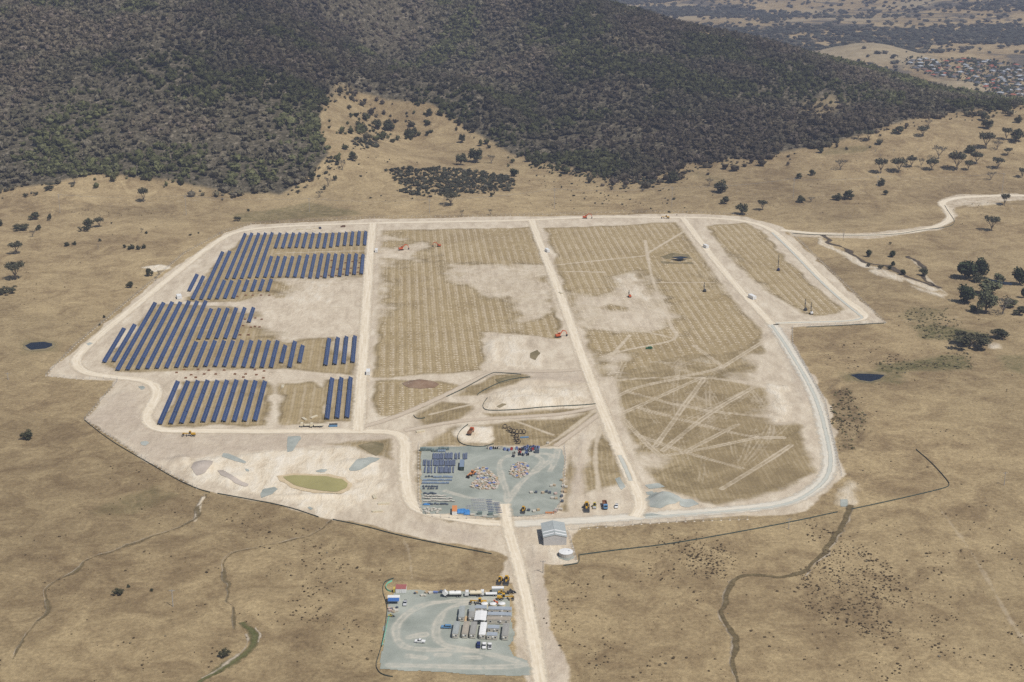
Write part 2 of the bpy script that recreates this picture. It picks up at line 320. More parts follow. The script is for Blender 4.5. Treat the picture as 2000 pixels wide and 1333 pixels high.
# ------------------------------------------------------------------ material helpers
class NT:
    def __init__(s, name):
        s.m = bpy.data.materials.new(name); s.m.use_nodes = True
        s.t = s.m.node_tree; s.t.nodes.clear()
        s.out = s.t.nodes.new("ShaderNodeOutputMaterial"); s.b = s.t.nodes.new("ShaderNodeBsdfPrincipled")
        s.t.links.new(s.b.outputs[0], s.out.inputs[0])
        s.b.inputs['Roughness'].default_value = 0.95; s.b.inputs['Specular IOR Level'].default_value = 0.1
    def n(s, typ, **kw):
        o = s.t.nodes.new(typ)
        for k, v in kw.items(): setattr(o, k, v)
        return o
    def l(s, a, b): s.t.links.new(a, b)
    def set(s, inp, v):
        if hasattr(v, 'links') or hasattr(v, 'is_linked'): s.l(v, inp)
        else: inp.default_value = v
    def pos(s):
        return s.n("ShaderNodeNewGeometry").outputs['Position']
    def noise(s, vec, scale, detail=3, rough=.55, dist=0.0):
        o = s.n("ShaderNodeTexNoise"); s.l(vec, o.inputs['Vector'])
        o.inputs['Scale'].default_value = scale; o.inputs['Detail'].default_value = detail; o.inputs['Roughness'].default_value = rough; o.inputs['Distortion'].default_value = dist
        return o.outputs['Fac']
    def ramp(s, fac, stops):
        o = s.n("ShaderNodeValToRGB"); s.l(fac, o.inputs[0]); e = o.color_ramp.elements
        while len(e) < len(stops): e.new(.5)
        for i, (p, c) in enumerate(stops): e[i].position = p; e[i].color = (*c, 1) if len(c) == 3 else c
        return o.outputs[0]
    def math(s, op, a, b=0.0, clamp=False):
        o = s.n("ShaderNodeMath", operation=op, use_clamp=clamp); s.set(o.inputs[0], a); s.set(o.inputs[1], b); return o.outputs[0]
    def mr(s, v, a, b, c=0.0, d=1.0):
        o = s.n("ShaderNodeMapRange"); s.set(o.inputs[0], v)
        for i, q in enumerate((a, b, c, d)): o.inputs[1 + i].default_value = q
        return o.outputs[0]
    def mix(s, f, a, b, typ='MIX'):
        o = s.n("ShaderNodeMix", data_type='RGBA', blend_type=typ); s.set(o.inputs[0], f)
        for i, v in ((6, a), (7, b)):
            if isinstance(v, tuple): o.inputs[i].default_value = (*v, 1)
            else: s.l(v, o.inputs[i])
        return o.outputs[2]
    def attr(s, name):
        o = s.n("ShaderNodeAttribute"); o.attribute_name = name; return o
    def mul(s, col, fac):                       # colour times a scalar socket
        o = s.n("ShaderNodeVectorMath", operation='SCALE'); s.l(col, o.inputs[0]); s.l(fac, o.inputs['Scale']); return o.outputs[0]
    def col(s, v):
        if isinstance(v, tuple): s.b.inputs['Base Color'].default_value = (*v, 1)
        else: s.l(v, s.b.inputs['Base Color'])
        return s.m

ROWANG = math.atan2(224.0, FPX * CP + 912.5 * SP)                 # rows lean this far to the left of straight ahead
RDIR = (-math.sin(ROWANG), math.cos(ROWANG)); EDIR = (math.cos(ROWANG), math.sin(ROWANG))

def soil_palette(T, p):
    """dry grass with patches, used by ground, hill and plain"""
    big = T.noise(p, 0.006, 5, .62, .4); mid = T.noise(p, 0.038, 6, .70, .9); fine = T.noise(p, 0.42, 6, .82); grit = T.noise(p, 2.1, 2, .7)
    dn0 = T.noise(p, .13, 6, .78, .5); v = T.math('ADD', T.math('ADD', T.math('MULTIPLY', big, .36), T.math('MULTIPLY', mid, .42)), T.math('MULTIPLY', dn0, .22))
    g = T.ramp(v, [(.34, (.185, .130, .069)), (.43, (.285, .207, .113)), (.49, (.372, .279, .153)), (.54, (.435, .332, .184)), (.61, (.51, .393, .218)), (.72, (.48, .383, .235))])
    g = T.mix(T.mr(T.noise(p, .0034, 3, .5), .44, .58, 0, .6), g, T.mul(g, T.mr(fine, 0, 1, .74, .76))); g = T.mul(g, T.mr(fine, .28, .74, .55, 1.38)); g = T.mul(g, T.mr(grit, .25, .75, .88, 1.12))  # fine noise paints grass grain and tussock shadow speckle into the colour
    fk = T.noise(p, .75, 4, .85, .3); g = T.mix(T.mr(T.math('ADD', fk, T.math('MULTIPLY', T.math('SUBTRACT', dn0, .5), -.5)), .60, .72, 0, .55), g, (.105, .076, .042))
    return g, big, mid, fine, grit

def m_ground(name, hill=False):
    T = NT(name); p = T.pos()
    A = T.attr("mask_a"); B = T.attr("mask_b")
    sa = T.n("ShaderNodeSeparateColor"); T.l(A.outputs['Color'], sa.inputs[0])
    sb = T.n("ShaderNodeSeparateColor"); T.l(B.outputs['Color'], sb.inputs[0])
    bare, white, field, track = sa.outputs[0], sa.outputs[1], sa.outputs[2], A.outputs['Alpha']
    green, dark, forest, pink = sb.outputs[0], sb.outputs[1], sb.outputs[2], B.outputs['Alpha']
    c, big, mid, fine, grit = soil_palette(T, p)
    dn = T.noise(p, 0.16, 5, .75)
    # coarse dark grass
    c = T.mix(T.math('MULTIPLY', dark, T.mr(mid, .36, .62, 1.0, .35), True), c, T.ramp(dn, [(.3, (.085, .060, .033)), (.5, (.16, .112, .060)), (.7, (.235, .17, .095))]))
    c = T.mix(T.math('MULTIPLY', green, T.mr(dn, .40, .62, 1.0, .45), True), c, T.ramp(dn, [(.3, (.085, .083, .032)), (.7, (.20, .175, .085))]))
    # bare pale earth
    st = T.n("ShaderNodeMapping"); T.l(p, st.inputs[0]); st.inputs['Scale'].default_value = (1, .35, 1); st.inputs['Rotation'].default_value = (0, 0, .5)
    streaks = T.noise(st.outputs[0], 0.10, 6, .72, .25)
    soil = T.ramp(streaks, [(.28, (.44, .365, .265)), (.44, (.57, .48, .36)), (.56, (.655, .565, .43)), (.72, (.74, .655, .52))])
    soil = T.mul(soil, T.mr(fine, .25, .75, .86, 1.10))
    soil = T.mix(T.math('MULTIPLY', pink, T.mr(mid, .35, .6, .3, 1.0), True), soil, T.mul(T.ramp(dn, [(.3, (.40, .325, .245)), (.7, (.60, .505, .395))]), T.mr(grit, .2, .8, .86, 1.12)))
    c = T.mix(T.mr(T.math('ADD', bare, T.math('MULTIPLY', T.math('SUBTRACT', dn, .5), .9)), .30, .70), c, soil)
    # worked grass rows
    dot = T.n("ShaderNodeVectorMath", operation='DOT_PRODUCT'); T.l(p, dot.inputs[0]); dot.inputs[1].default_value = (EDIR[0], EDIR[1], 0)
    wob = T.math('MULTIPLY', T.math('SUBTRACT', mid, .5), 2.5)
    sw = T.math('SINE', T.math('ADD', T.math('MULTIPLY', dot.outputs['Value'], 2 * math.pi / 7.0), wob))
    sw2 = T.math('SINE', T.math('MULTIPLY', T.math('ADD', dot.outputs['Value'], T.math('MULTIPLY', wob, 1.5)), 2 * math.pi / 2.3))
    fg = T.ramp(T.math('ADD', T.math('MULTIPLY', mid, .6), T.math('MULTIPLY', dn, .4)), [(.3, (.275, .205, .108)), (.5, (.375, .288, .155)), (.66, (.465, .37, .22)), (.78, (.53, .435, .285))])
    fg = T.mul(fg, T.mr(fine, .25, .75, .76, 1.2)); fg = T.mix(T.mr(field, .98, .86), fg, T.mul(fg, T.mr(mid, .35, .6, .68, .92))); fg = T.mul(fg, T.mr(sw2, -1, 1, .93, 1.06))
    rowz = T.math('MULTIPLY', T.mr(field, .88, .98), T.mr(T.noise(p, .03, 3, .6), .38, .58)); fg = T.mix(T.math('MULTIPLY', T.mr(sw, .2, 1.0, 0, .5), rowz), fg, (.53, .44, .31))
    wv = T.n('ShaderNodeTexWave'); T.l(p, wv.inputs['Vector']); wv.inputs['Scale'].default_value = .085; wv.inputs['Distortion'].default_value = 7.0; wv.inputs['Detail'].default_value = 1.0; wv.inputs['Detail Scale'].default_value = .12
    fg = T.mix(T.math('MULTIPLY', T.math('MULTIPLY', T.mr(wv.outputs['Fac'], .62, .95, 0, .42), T.mr(field, .98, .86)), T.mr(mid, .4, .6)), fg, (.50, .41, .275))
    ff = T.mr(T.math('ADD', field, T.math('MULTIPLY', T.math('SUBTRACT', T.math('ADD', T.math('MULTIPLY', dn, .6), T.math('MULTIPLY', mid, .4)), .5), 1.2)), .18, .74)
    c = T.mix(ff, c, fg)
    c = T.mix(T.math('MULTIPLY', T.math('MULTIPLY', ff, dark), .6, True), c, (.28, .21, .115))
    tr = T.mr(T.math('ADD', track, T.math('MULTIPLY', T.math('SUBTRACT', dn, .5), .6)), .22, .72, 0, .92)
    c = T.mix(tr, c, T.mul(T.ramp(dn, [(.3, (.50, .415, .295)), (.7, (.63, .54, .405))]), T.mr(fine, .25, .75, .9, 1.1)))
    wf = T.mr(T.math('ADD', white, T.math('MULTIPLY', T.math('SUBTRACT', streaks, .5), .7)), .2, .75)
    wc = T.mul(T.ramp(streaks, [(.3, (.60, .49, .345)), (.48, (.74, .645, .495)), (.7, (.82, .755, .635))]), T.mr(fine, .25, .75, .92, 1.07))
    c = T.mix(wf, c, wc)
    # forest floor: grey litter and pale scree
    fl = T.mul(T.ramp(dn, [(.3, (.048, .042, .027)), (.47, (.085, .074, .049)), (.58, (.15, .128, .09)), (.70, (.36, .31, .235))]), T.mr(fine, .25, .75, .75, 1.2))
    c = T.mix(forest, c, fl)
    bmp = T.n("ShaderNodeBump"); bmp.inputs['Strength'].default_value = .6; bmp.inputs['Distance'].default_value = 1.1
    T.l(T.math('ADD', T.math('ADD', T.math('MULTIPLY', fine, .5), T.math('MULTIPLY', dn, 1.2)), T.math('MULTIPLY', T.math('MULTIPLY', streaks, 3.0), T.math('MAXIMUM', wf, T.math('MULTIPLY', pink, .8)))), bmp.inputs['Height']); T.l(bmp.outputs[0], T.b.inputs['Normal'])
    return T.col(c)

def m_plain():
    T = NT("far plain earth"); p = T.pos()
    c, big, mid, fine, grit = soil_palette(T, p)
    f = T.noise(p, 0.0045, 5, .6, .5)
    c = T.mix(T.mr(f, .50, .56), c, T.mul(T.ramp(T.noise(p, .03, 5, .8), [(.35, (.07, .065, .05)), (.6, (.17, .14, .1))]), T.mr(fine, .2, .8, .8, 1.2)))
    c = T.mix(T.mr(T.noise(p, .0021, 3), .55, .62), c, (.36, .29, .18))
    for (hx, hy, r0, r1) in ((905, 3640, 120, 210), (985, 3150, 60, 110)):
        d = T.n("ShaderNodeVectorMath", operation='DISTANCE'); T.l(p, d.inputs[0]); d.inputs[1].default_value = (hx, hy, -60)
        c = T.mix(T.mr(T.math('ADD', d.outputs['Value'], T.math('MULTIPLY', T.math('SUBTRACT', T.noise(p, .02, 4), .5), 90)), r0, r1, .9, 0), c, T.mul(T.ramp(T.noise(p, .05, 4), [(.3, (.30, .24, .15)), (.7, (.44, .36, .23))]), T.mr(fine, .2, .8, .8, 1.15)))
    return T.col(c)

def simple(name, colr, rough=.8, var=.12, scale=1.5, metal=0.0, spec=.25, local=True):
    T = NT(name)
    if var:
        v = T.n("ShaderNodeTexCoord").outputs['Object'] if local else T.pos()
        n1 = T.noise(v, scale, 4, .65)
        base = T.n("ShaderNodeRGB"); base.outputs[0].default_value = (*colr, 1)
        T.col(T.mul(base.outputs[0], T.mr(n1, .3, .7, 1 - var, 1 + var)))
    else: T.col(colr)
    T.b.inputs['Roughness'].default_value = rough; T.b.inputs['Metallic'].default_value = metal; T.b.inputs['Specular IOR Level'].default_value = spec
    return T.m

def m_road(name, a, b, c3):
    T = NT(name); p = T.pos(); uv = T.n("ShaderNodeUVMap").outputs[0]
    su = T.n("ShaderNodeSeparateXYZ"); T.l(uv, su.inputs[0])
    across, along = su.outputs[0], su.outputs[1]                       # across -1..1, along metres
    mp = T.n("ShaderNodeMapping"); T.l(uv, mp.inputs[0]); mp.inputs['Scale'].default_value = (2.6, .018, 1)
    lanes = T.noise(mp.outputs[0], 1.6, 4, .6, .2); dn = T.noise(p, .2, 5, .7); fine = T.noise(p, 1.4, 4, .7)
    c = T.ramp(T.math('ADD', T.math('MULTIPLY', lanes, .6), T.math('MULTIPLY', dn, .4)), [(.34, a), (.5, b), (.64, c3)])
    c = T.mul(c, T.mr(fine, .25, .75, .93, 1.06))
    edge = T.math('ABSOLUTE', across)
    al = T.mr(T.math('ADD', edge, T.math('MULTIPLY', T.math('SUBTRACT', dn, .5), 1.3)), .50, 1.02, 1, 0)
    T.b.inputs['Base Color'].default_value = (1, 1, 1, 1); T.col(c)
    tr = T.n("ShaderNodeBsdfTransparent"); mx = T.n("ShaderNodeMixShader")
    T.l(al, mx.inputs[0]); T.l(tr.outputs[0], mx.inputs[1]); T.l(T.b.outputs[0], mx.inputs[2]); T.l(mx.outputs[0], T.out.inputs[0])
    return T.m

def m_gravel(name, dust=True, a=(.255, .278, .240), b=(.325, .346, .300), c3=(.41, .428, .372)):
    T = NT(name); p = T.pos()
    dn = T.noise(p, .045, 5, .65, .4); fine = T.noise(p, 1.6, 5, .8)
    c = T.mul(T.ramp(dn, [(.32, a), (.5, b), (.68, c3)]), T.mr(fine, .25, .75, .82, 1.17))
    if dust:
        att = T.attr("dust").outputs['Fac']; st = T.noise(p, .12, 5, .7, 1.5)
        c = T.mix(T.math('MULTIPLY', att, T.mr(st, .34, .60, .15, .95), True), c, (.56, .52, .43))
    return T.col(c)

# ------------------------------------------------------------------ mesh helpers
def mesh_np(name, verts, faces, mats, parent=None, fmat=None, smooth=False):
    """faces: (n,3) or (n,4) int array"""
    me = bpy.data.meshes.new(name); nv = len(verts); nf, k = faces.shape
    me.vertices.add(nv); me.vertices.foreach_set("co", np.ascontiguousarray(verts, np.float32).ravel())
    me.loops.add(nf * k); me.loops.foreach_set("vertex_index", np.ascontiguousarray(faces, np.int32).ravel())
    me.polygons.add(nf); me.polygons.foreach_set("loop_start", np.arange(0, nf * k, k, dtype=np.int32))
    if fmat is not None: me.polygons.foreach_set("material_index", np.ascontiguousarray(fmat, np.int32))
    me.polygons.foreach_set("use_smooth", np.full(nf, smooth))
    for m in (mats if isinstance(mats, (list, tuple)) else [mats]): me.materials.append(m)
    me.update(calc_edges=True)
    o = bpy.data.objects.new(name, me); COL.objects.link(o)
    if parent: o.parent = parent
    return o
def kind(o, k, label=None):
    o["kind"] = k
    if label: o["label"] = label
    return o
def tag(o, label, cat, group=None):
    o["label"] = label; o["category"] = cat
    if group: o["group"] = group
    return o

class MB:
    def __init__(s): s.v = []; s.f = []; s.m = []
    def add(s, vs, fs, mat=0):
        k = len(s.v); s.v += [tuple(v) for v in vs]; s.f += [tuple(i + k for i in f) for f in fs]; s.m += [mat] * len(fs); return s
    def box(s, c, d, mat=0, rz=0.0, rx=0.0, ry=0.0, taper=1.0):
        hx, hy, hz = d[0] / 2, d[1] / 2, d[2] / 2; vs = []
        for z in (-hz, hz):
            k = taper if z > 0 else 1.0
            for x, y in ((-hx, -hy), (hx, -hy), (hx, hy), (-hx, hy)): vs.append((x * k, y * k, z))
        if rx or ry or rz:
            from mathutils import Euler
            R = Euler((rx, ry, rz)).to_matrix(); vs = [R @ Vector(v) for v in vs]
        vs = [(v[0] + c[0], v[1] + c[1], v[2] + c[2]) for v in vs]
        return s.add(vs, [(0, 3, 2, 1), (4, 5, 6, 7), (0, 1, 5, 4), (1, 2, 6, 5), (2, 3, 7, 6), (3, 0, 4, 7)], mat)
    def bar(s, a, b, w, h=None, mat=0, taper=1.0):
        a = Vector(a); b = Vector(b); d = b - a; L = d.length
        if L < 1e-6: return s
        h = h or w; z = d / L; up = Vector((0, 0, 1)) if abs(z.z) < .95 else Vector((0, 1, 0)); x = z.cross(up).normalized(); y = x.cross(z)
        vs = []
        for p, k in ((a, 1), (b, taper)):
            for sx, sy in ((-1, -1), (1, -1), (1, 1), (-1, 1)): vs.append(p + x * (sx * w / 2 * k) + y * (sy * h / 2 * k))
        return s.add(vs, [(0, 1, 2, 3), (7, 6, 5, 4), (0, 4, 5, 1), (1, 5, 6, 2), (2, 6, 7, 3), (3, 7, 4, 0)], mat)
    def tube(s, a, b, r, r2=None, n=8, mat=0, caps=True, cap_mat=None):
        a = Vector(a); b = Vector(b); d = (b - a).normalized(); up = Vector((0, 0, 1)) if abs(d.z) < .95 else Vector((1, 0, 0))
        x = d.cross(up).normalized(); y = d.cross(x); r2 = r if r2 is None else r2; vs = []
        for p, q in ((a, r), (b, r2)):
            for i in range(n):
                t = 2 * math.pi * i / n; vs.append(p + x * (q * math.cos(t)) + y * (q * math.sin(t)))
        fs = [(i, (i + 1) % n, n + (i + 1) % n, n + i) for i in range(n)]
        s.add(vs, fs, mat)
        if caps:
            k = len(s.v) - 2 * n; s.f += [tuple(k + n - 1 - i for i in range(n)), tuple(k + n + i for i in range(n))]; s.m += [mat if cap_mat is None else cap_mat] * 2
        return s
    def prism(s, prof, y0, y1, mat=0, axis='y'):
        """profile in (a, z), extruded along y (or along x)"""
        n = len(prof); vs = []
        for y in (y0, y1):
            for a, z in prof: vs.append((a, y, z) if axis == 'y' else (y, a, z))
        fs = [(i, (i + 1) % n, n + (i + 1) % n, n + i) for i in range(n)] + [tuple(range(n))[::-1], tuple(range(n, 2 * n))]
        return s.add(vs, fs, mat)
    def build(s, name, mats, parent=None, smooth=False):
        me = bpy.data.meshes.new(name); me.from_pydata(s.v, [], s.f)
        for m in (mats if isinstance(mats, (list, tuple)) else [mats]): me.materials.append(m)
        me.polygons.foreach_set("material_index", s.m)
        if smooth: me.polygons.foreach_set("use_smooth", [True] * len(s.f))
        me.update()
        o = bpy.data.objects.new(name, me); COL.objects.link(o)
        if parent: o.parent = parent
        return o
def thing(name, label, cat, loc=(0, 0, 0), rz=0.0, group=None):
    o = bpy.data.objects.new(name, None); COL.objects.link(o); o.empty_display_size = .5
    o.location = loc; o.rotation_euler = (0, 0, rz)
    return tag(o, label, cat, group)
_kids = {}
def kids(o):
    return [c for c in COL.objects if c.parent == o] if o.name not in _kids else _kids[o.name]
def tree_of(o):
    return (o, [tree_of(c) for c in o.children])
def dup(tree, parent=None):
    c = tree[0].copy(); COL.objects.link(c)
    if parent: c.parent = parent
    for k in tree[1]: dup(k, c)
    return c

# ------------------------------------------------------------------ ground, hill and plain
def build_terrain():
    nr, nc = GX.shape
    co = np.stack([GX.ravel(), GY.ravel(), GZ.ravel()], 1)
    idx = np.arange(nr * nc).reshape(nr, nc)
    F = np.stack([idx[:-1, :-1], idx[:-1, 1:], idx[1:, 1:], idx[1:, :-1]], -1).reshape(-1, 4)
    fy = co[F[:, 0], 1]; ff = FOREST[F].mean(1)
    cls = np.where(fy > 2900, 2, np.where((ff > .5) | (fy > 2450), 1, 0))
    ma = np.stack([BARE, WHITE, FIELD, TRACK], 1).astype(np.float32); mb = np.stack([GREEN, DARK, FOREST, PINK], 1).astype(np.float32)
    mat = m_ground("dry earth and grass"); mat_h = m_ground("forest floor earth"); mat_p = m_plain()
    for k, (nm, mt) in enumerate((("ground", mat), ("forested_hill", mat_h), ("distant_plain", mat_p))):
        f = F[cls == k]; used = np.unique(f); remap = np.zeros(nr * nc, np.int32); remap[used] = np.arange(len(used))
        o = mesh_np(nm, co[used], remap[f], mt, smooth=True); kind(o, "structure")
        for an, av in (("mask_a", ma), ("mask_b", mb)):
            at = o.data.attributes.new(an, 'FLOAT_COLOR', 'POINT'); at.data.foreach_set("color", av[used].ravel())
build_terrain()
del NX, NY

# ------------------------------------------------------------------ roads: draped ribbons
def resample(w, step):
    w = np.asarray(w, float); d = np.r_[0, np.cumsum(np.hypot(*np.diff(w, axis=0).T))]
    n = max(2, int(d[-1] / step) + 1); t = np.linspace(0, d[-1], n)
    return np.stack([np.interp(t, d, w[:, 0]), np.interp(t, d, w[:, 1])], 1), t
def ribbon(name, pts, width, mat, lift=.12, hill=False, step=3.0, label=None, wpts=None, wander=0.0, vary=0.0):
    w = world_poly(pts, hill) if wpts is None else wpts
    w, t = resample(smooth_line(w, 3), step)
    if wander: w = w + wander * 2 * np.stack([fbm(w[:, 0], w[:, 1], 22, 3) - .5, fbm(w[:, 0] + 400, w[:, 1], 22, 3) - .5], 1)
    tg = np.gradient(w, axis=0); tg /= np.hypot(tg[:, 0], tg[:, 1])[:, None] + 1e-9; nrm = np.stack([tg[:, 1], -tg[:, 0]], 1)
    ac = np.array([-1, -.6, -.2, .2, .6, 1.0]); V = w[:, None, :] + nrm[:, None, :] * (ac[None, :] * (width / 2 * (1 + vary * 2.4 * (fbm(w[:, 0] + 90, w[:, 1], 14, 3) - .5)))[:, None])[..., None]
    z = hgt(V[..., 0], V[..., 1]) + lift
    n, k = V.shape[:2]; idx = np.arange(n * k).reshape(n, k)
    F = np.stack([idx[:-1, :-1], idx[:-1, 1:], idx[1:, 1:], idx[1:, :-1]], -1).reshape(-1, 4)
    o = mesh_np(name, np.concatenate([V.reshape(-1, 2), z.reshape(-1, 1)], 1), F, mat, smooth=True)
    uv = np.stack([np.tile(ac, n), np.repeat(t, k)], 1).astype(np.float32)
    ul = o.data.uv_layers.new(name="UVMap"); ul.data.foreach_set("uv", uv[F.ravel()].ravel())
    kind(o, "structure", label); return o
M_ROAD = m_road("pale compacted road", (.62, .52, .375), (.75, .655, .50), (.85, .765, .62))
M_ROADG = m_road("blue metal topped road", (.58, .55, .47), (.69, .64, .535), (.77, .70, .57))
M_TEAL = m_road("blue grey gravel strip", (.46, .47, .42), (.54, .54, .47), (.64, .61, .52))
M_TRACK = m_road("dirt track", (.46, .375, .275), (.56, .47, .355), (.63, .545, .43))
PERIM = [(990,1024),(920,1019),(850,1006),(812,994),(796,968),(790,925),(792,885),(791,860),(774,844),(700,842),(600,843),(500,843),(400,842),(320,842),(292,832),(284,812),(298,790),(309,768),(300,750),(270,741),(220,737),
         (165,729),(145,712),(155,690),(200,650),(280,585),(360,520),(420,474),(455,454),(510,445),(620,439),(730,436),(850,434),(1000,432),(1080,428),(1160,424),(1250,424),(1330,425)]
ribbon("road", PERIM, 11, M_ROAD, .12)
ribbon("road", [(1330,425),(1400,426),(1465,433),(1508,448),(1545,482),(1590,530),(1640,578),(1688,612),(1690,622),(1660,628),(1580,630),(1508,632)], 11, M_ROAD, .12)
ribbon("road", [(1508,632),(1535,672),(1570,730),(1595,780),(1610,840),(1622,895),(1618,932),(1575,968),(1520,988),(1400,999),(1250,1009),(1130,1018),(1000,1024),(985,1025)], 12, M_ROADG, .12)
ribbon("road", [(728,436),(722,500),(715,600),(708,720),(699,842)], 12, M_ROAD, .15)
ribbon("road", [(1038,430),(1060,490),(1100,590),(1130,680),(1165,770),(1200,860),(1235,940),(1256,985),(1240,1010)], 11, M_ROAD, .15)
ribbon("road", [(1334,426),(1370,475),(1430,550),(1508,634)], 10, M_ROAD, .15)
ribbon("road", [(985,985),(990,1020),(1002,1070),(1012,1100),(1026,1160),(1041,1240),(1056,1330),(1064,1420)], 9.5, M_ROAD, .18)
ribbon("gravel_strip", [(1508,455),(1545,490),(1590,538),(1640,585),(1682,618),(1686,622),(1660,628),(1580,630),(1515,632)], 3.0, M_TEAL, .2)
ribbon("gravel_strip", [(1508,636),(1535,675),(1572,735),(1597,785),(1612,840),(1624,895),(1618,935),(1573,972),(1520,991),(1400,1001),(1260,1011)], 3.2, M_TEAL, .2)
ribbon("gravel_strip", [(1210,890),(1222,915),(1232,940)], 3.4, M_TEAL, .2)
ribbon("track", [(702,836),(740,826),(800,804),(870,772),(930,742),(962,728),(1010,725),(1080,726),(1140,722)], 7, M_TRACK, .14)
ribbon("track", [(790,842),(840,832),(900,822),(980,817),(1050,813),(1110,808),(1168,795)], 7, M_TRACK, .14)
ribbon("track", [(1085,872),(1130,840),(1175,805)], 6, M_TRACK, .13)
ribbon("track", [(1525,450),(1600,458),(1700,461),(1780,455),(1835,442),(1860,428),(1850,408),(1835,396),(1870,386),(1950,382),(2030,383)], 12, M_ROAD, .14, hill=True)

def sheet(name, pts, mat, lift=.10, jit=1.2, cell=2.5, knd="structure", dust=None, world=None, label=None):
    """an irregular edged sheet over the ground, gridded inside so that it drapes"""
    w = world_poly(pts) if world is None else world
    w = np.vstack([w, w[:1]]); w, t = resample(w, 2.0); w = w[:-1]
    c = w.mean(0); w = w + np.stack([fbm(w[:, 0], w[:, 1], 9, 3) - .5, fbm(w[:, 0] + 77, w[:, 1], 9, 3) - .5], 1) * 2 * jit
    rings = np.linspace(1, 0.02, 9 if knd != "fine" else 20)
    V = (c[None, None, :] + (w - c)[None] * rings[:, None, None])
    n, k = V.shape[:2]; z = hgt(V[..., 0], V[..., 1]) + lift; idx = np.arange(n * k).reshape(n, k)
    F = np.stack([idx[:-1], np.roll(idx[:-1], -1, 1), np.roll(idx[1:], -1, 1), idx[1:]], -1).reshape(-1, 4)
    co = np.concatenate([V.reshape(-1, 2), z.reshape(-1, 1)], 1)
    F = F[:, ::-1] if np.cross(w[1] - w[0], w[2] - w[1]).sum() < 0 and sdist(w, *(np.array([q]) for q in c))[0] < 0 else F
    o = mesh_np(name, co, F, mat, smooth=True)
    if dust is not None:
        at = o.data.attributes.new("dust", 'FLOAT', 'POINT'); at.data.foreach_set("value", dust(co[:, 0], co[:, 1]).astype(np.float32))
    kind(o, "structure", label); return o
def grid_sheet(name, pts, mat, lift, dust, step=.6):
    """a large gravel pad as a regular grid cut to its outline"""
    w = world_poly(pts); x0, y0 = w.min(0); x1, y1 = w.max(0)
    xs = np.arange(x0 - 2, x1 + 2, step); ys = np.arange(y0 - 2, y1 + 2, step); X, Y = np.meshgrid(xs, ys)
    s = sdist(w, X.ravel(), Y.ravel()) + (fbm(X.ravel(), Y.ravel(), 7, 3) - .5) * 2.2
    idx = np.arange(X.size).reshape(X.shape); F = np.stack([idx[:-1, :-1], idx[:-1, 1:], idx[1:, 1:], idx[1:, :-1]], -1).reshape(-1, 4)
    F = F[(s[F] > 0).all(1)]; used = np.unique(F); rm = np.zeros(X.size, np.int32); rm[used] = np.arange(len(used))
    co = np.stack([X.ravel(), Y.ravel(), hgt(X, Y).ravel() + lift], 1)[used]
    o = mesh_np(name, co, rm[F], mat, smooth=True)
    at = o.data.attributes.new("dust", 'FLOAT', 'POINT'); at.data.foreach_set("value", dust(co[:, 0], co[:, 1]).astype(np.float32))
    return kind(o, "structure")
def dust_lines(lines, width):
    ws = [smooth_line(world_poly(l)) for l in lines]
    def f(x, y):
        v = np.zeros(len(x))
        for w in ws:
            d = ldist(w, x, y) + (fbm(x, y, 9, 3) - .5) * 2; v = np.maximum(v, np.maximum(.95 * (1 - sstep(.2, width * .28, np.abs(d - 1.1))), .6 * (1 - sstep(0, width * .8, d))))
        return v
    return f
M_PAD = m_gravel("blue grey crushed rock"); M_ROCK = m_gravel("loose blue rock", False, (.27, .295, .265), (.37, .39, .35), (.48, .495, .45))
YARD_DUST = dust_lines([[(988,1015),(991,985),(990,960),(978,930),(974,905),(985,893),(1010,888)],[(992,980),(1010,950),(1040,925),(1070,905),(1080,892),(1065,886),(1030,888),(1000,892)],[(993,980),(1020,940),(1050,915),(1062,900),(1050,892)],[(870,960),(920,975),(985,985)],[(1090,880),(1085,900),(1075,920)]], 4)
grid_sheet("gravel_yard", [(822,873),(900,872),(1000,874),(1098,877),(1102,900),(1100,940),(1095,975),(1085,1002),(1040,1008),(985,1010),(960,1012),(900,1006),(824,1004),(821,960)], M_PAD, .16, YARD_DUST)
CAR_DUST = dust_lines([[(985,1168),(940,1172),(880,1175),(830,1180),(800,1195),(778,1215),(770,1240),(780,1258),(800,1268),(850,1270),(900,1270),(950,1276),(1000,1290),(1030,1300)],[(930,1176),(880,1185),(858,1205),(850,1235),(855,1255),(880,1266),(930,1272)],[(760,1300),(850,1302),(960,1305),(1030,1300)],[(800,1282),(830,1286)],[(855,1280),(875,1280)],[(905,1285),(935,1285)],[(800,1245),(830,1240)]], 4.5)
grid_sheet("gravel_car_park", [(768,1152),(860,1154),(985,1158),(994,1162),(1000,1200),(1006,1240),(1004,1252),(994,1262),(1004,1282),(1030,1290),(1050,1318),(1030,1322),(950,1320),(850,1314),(742,1308),(744,1280),(752,1210),(758,1180)], M_PAD, .14, CAR_DUST)
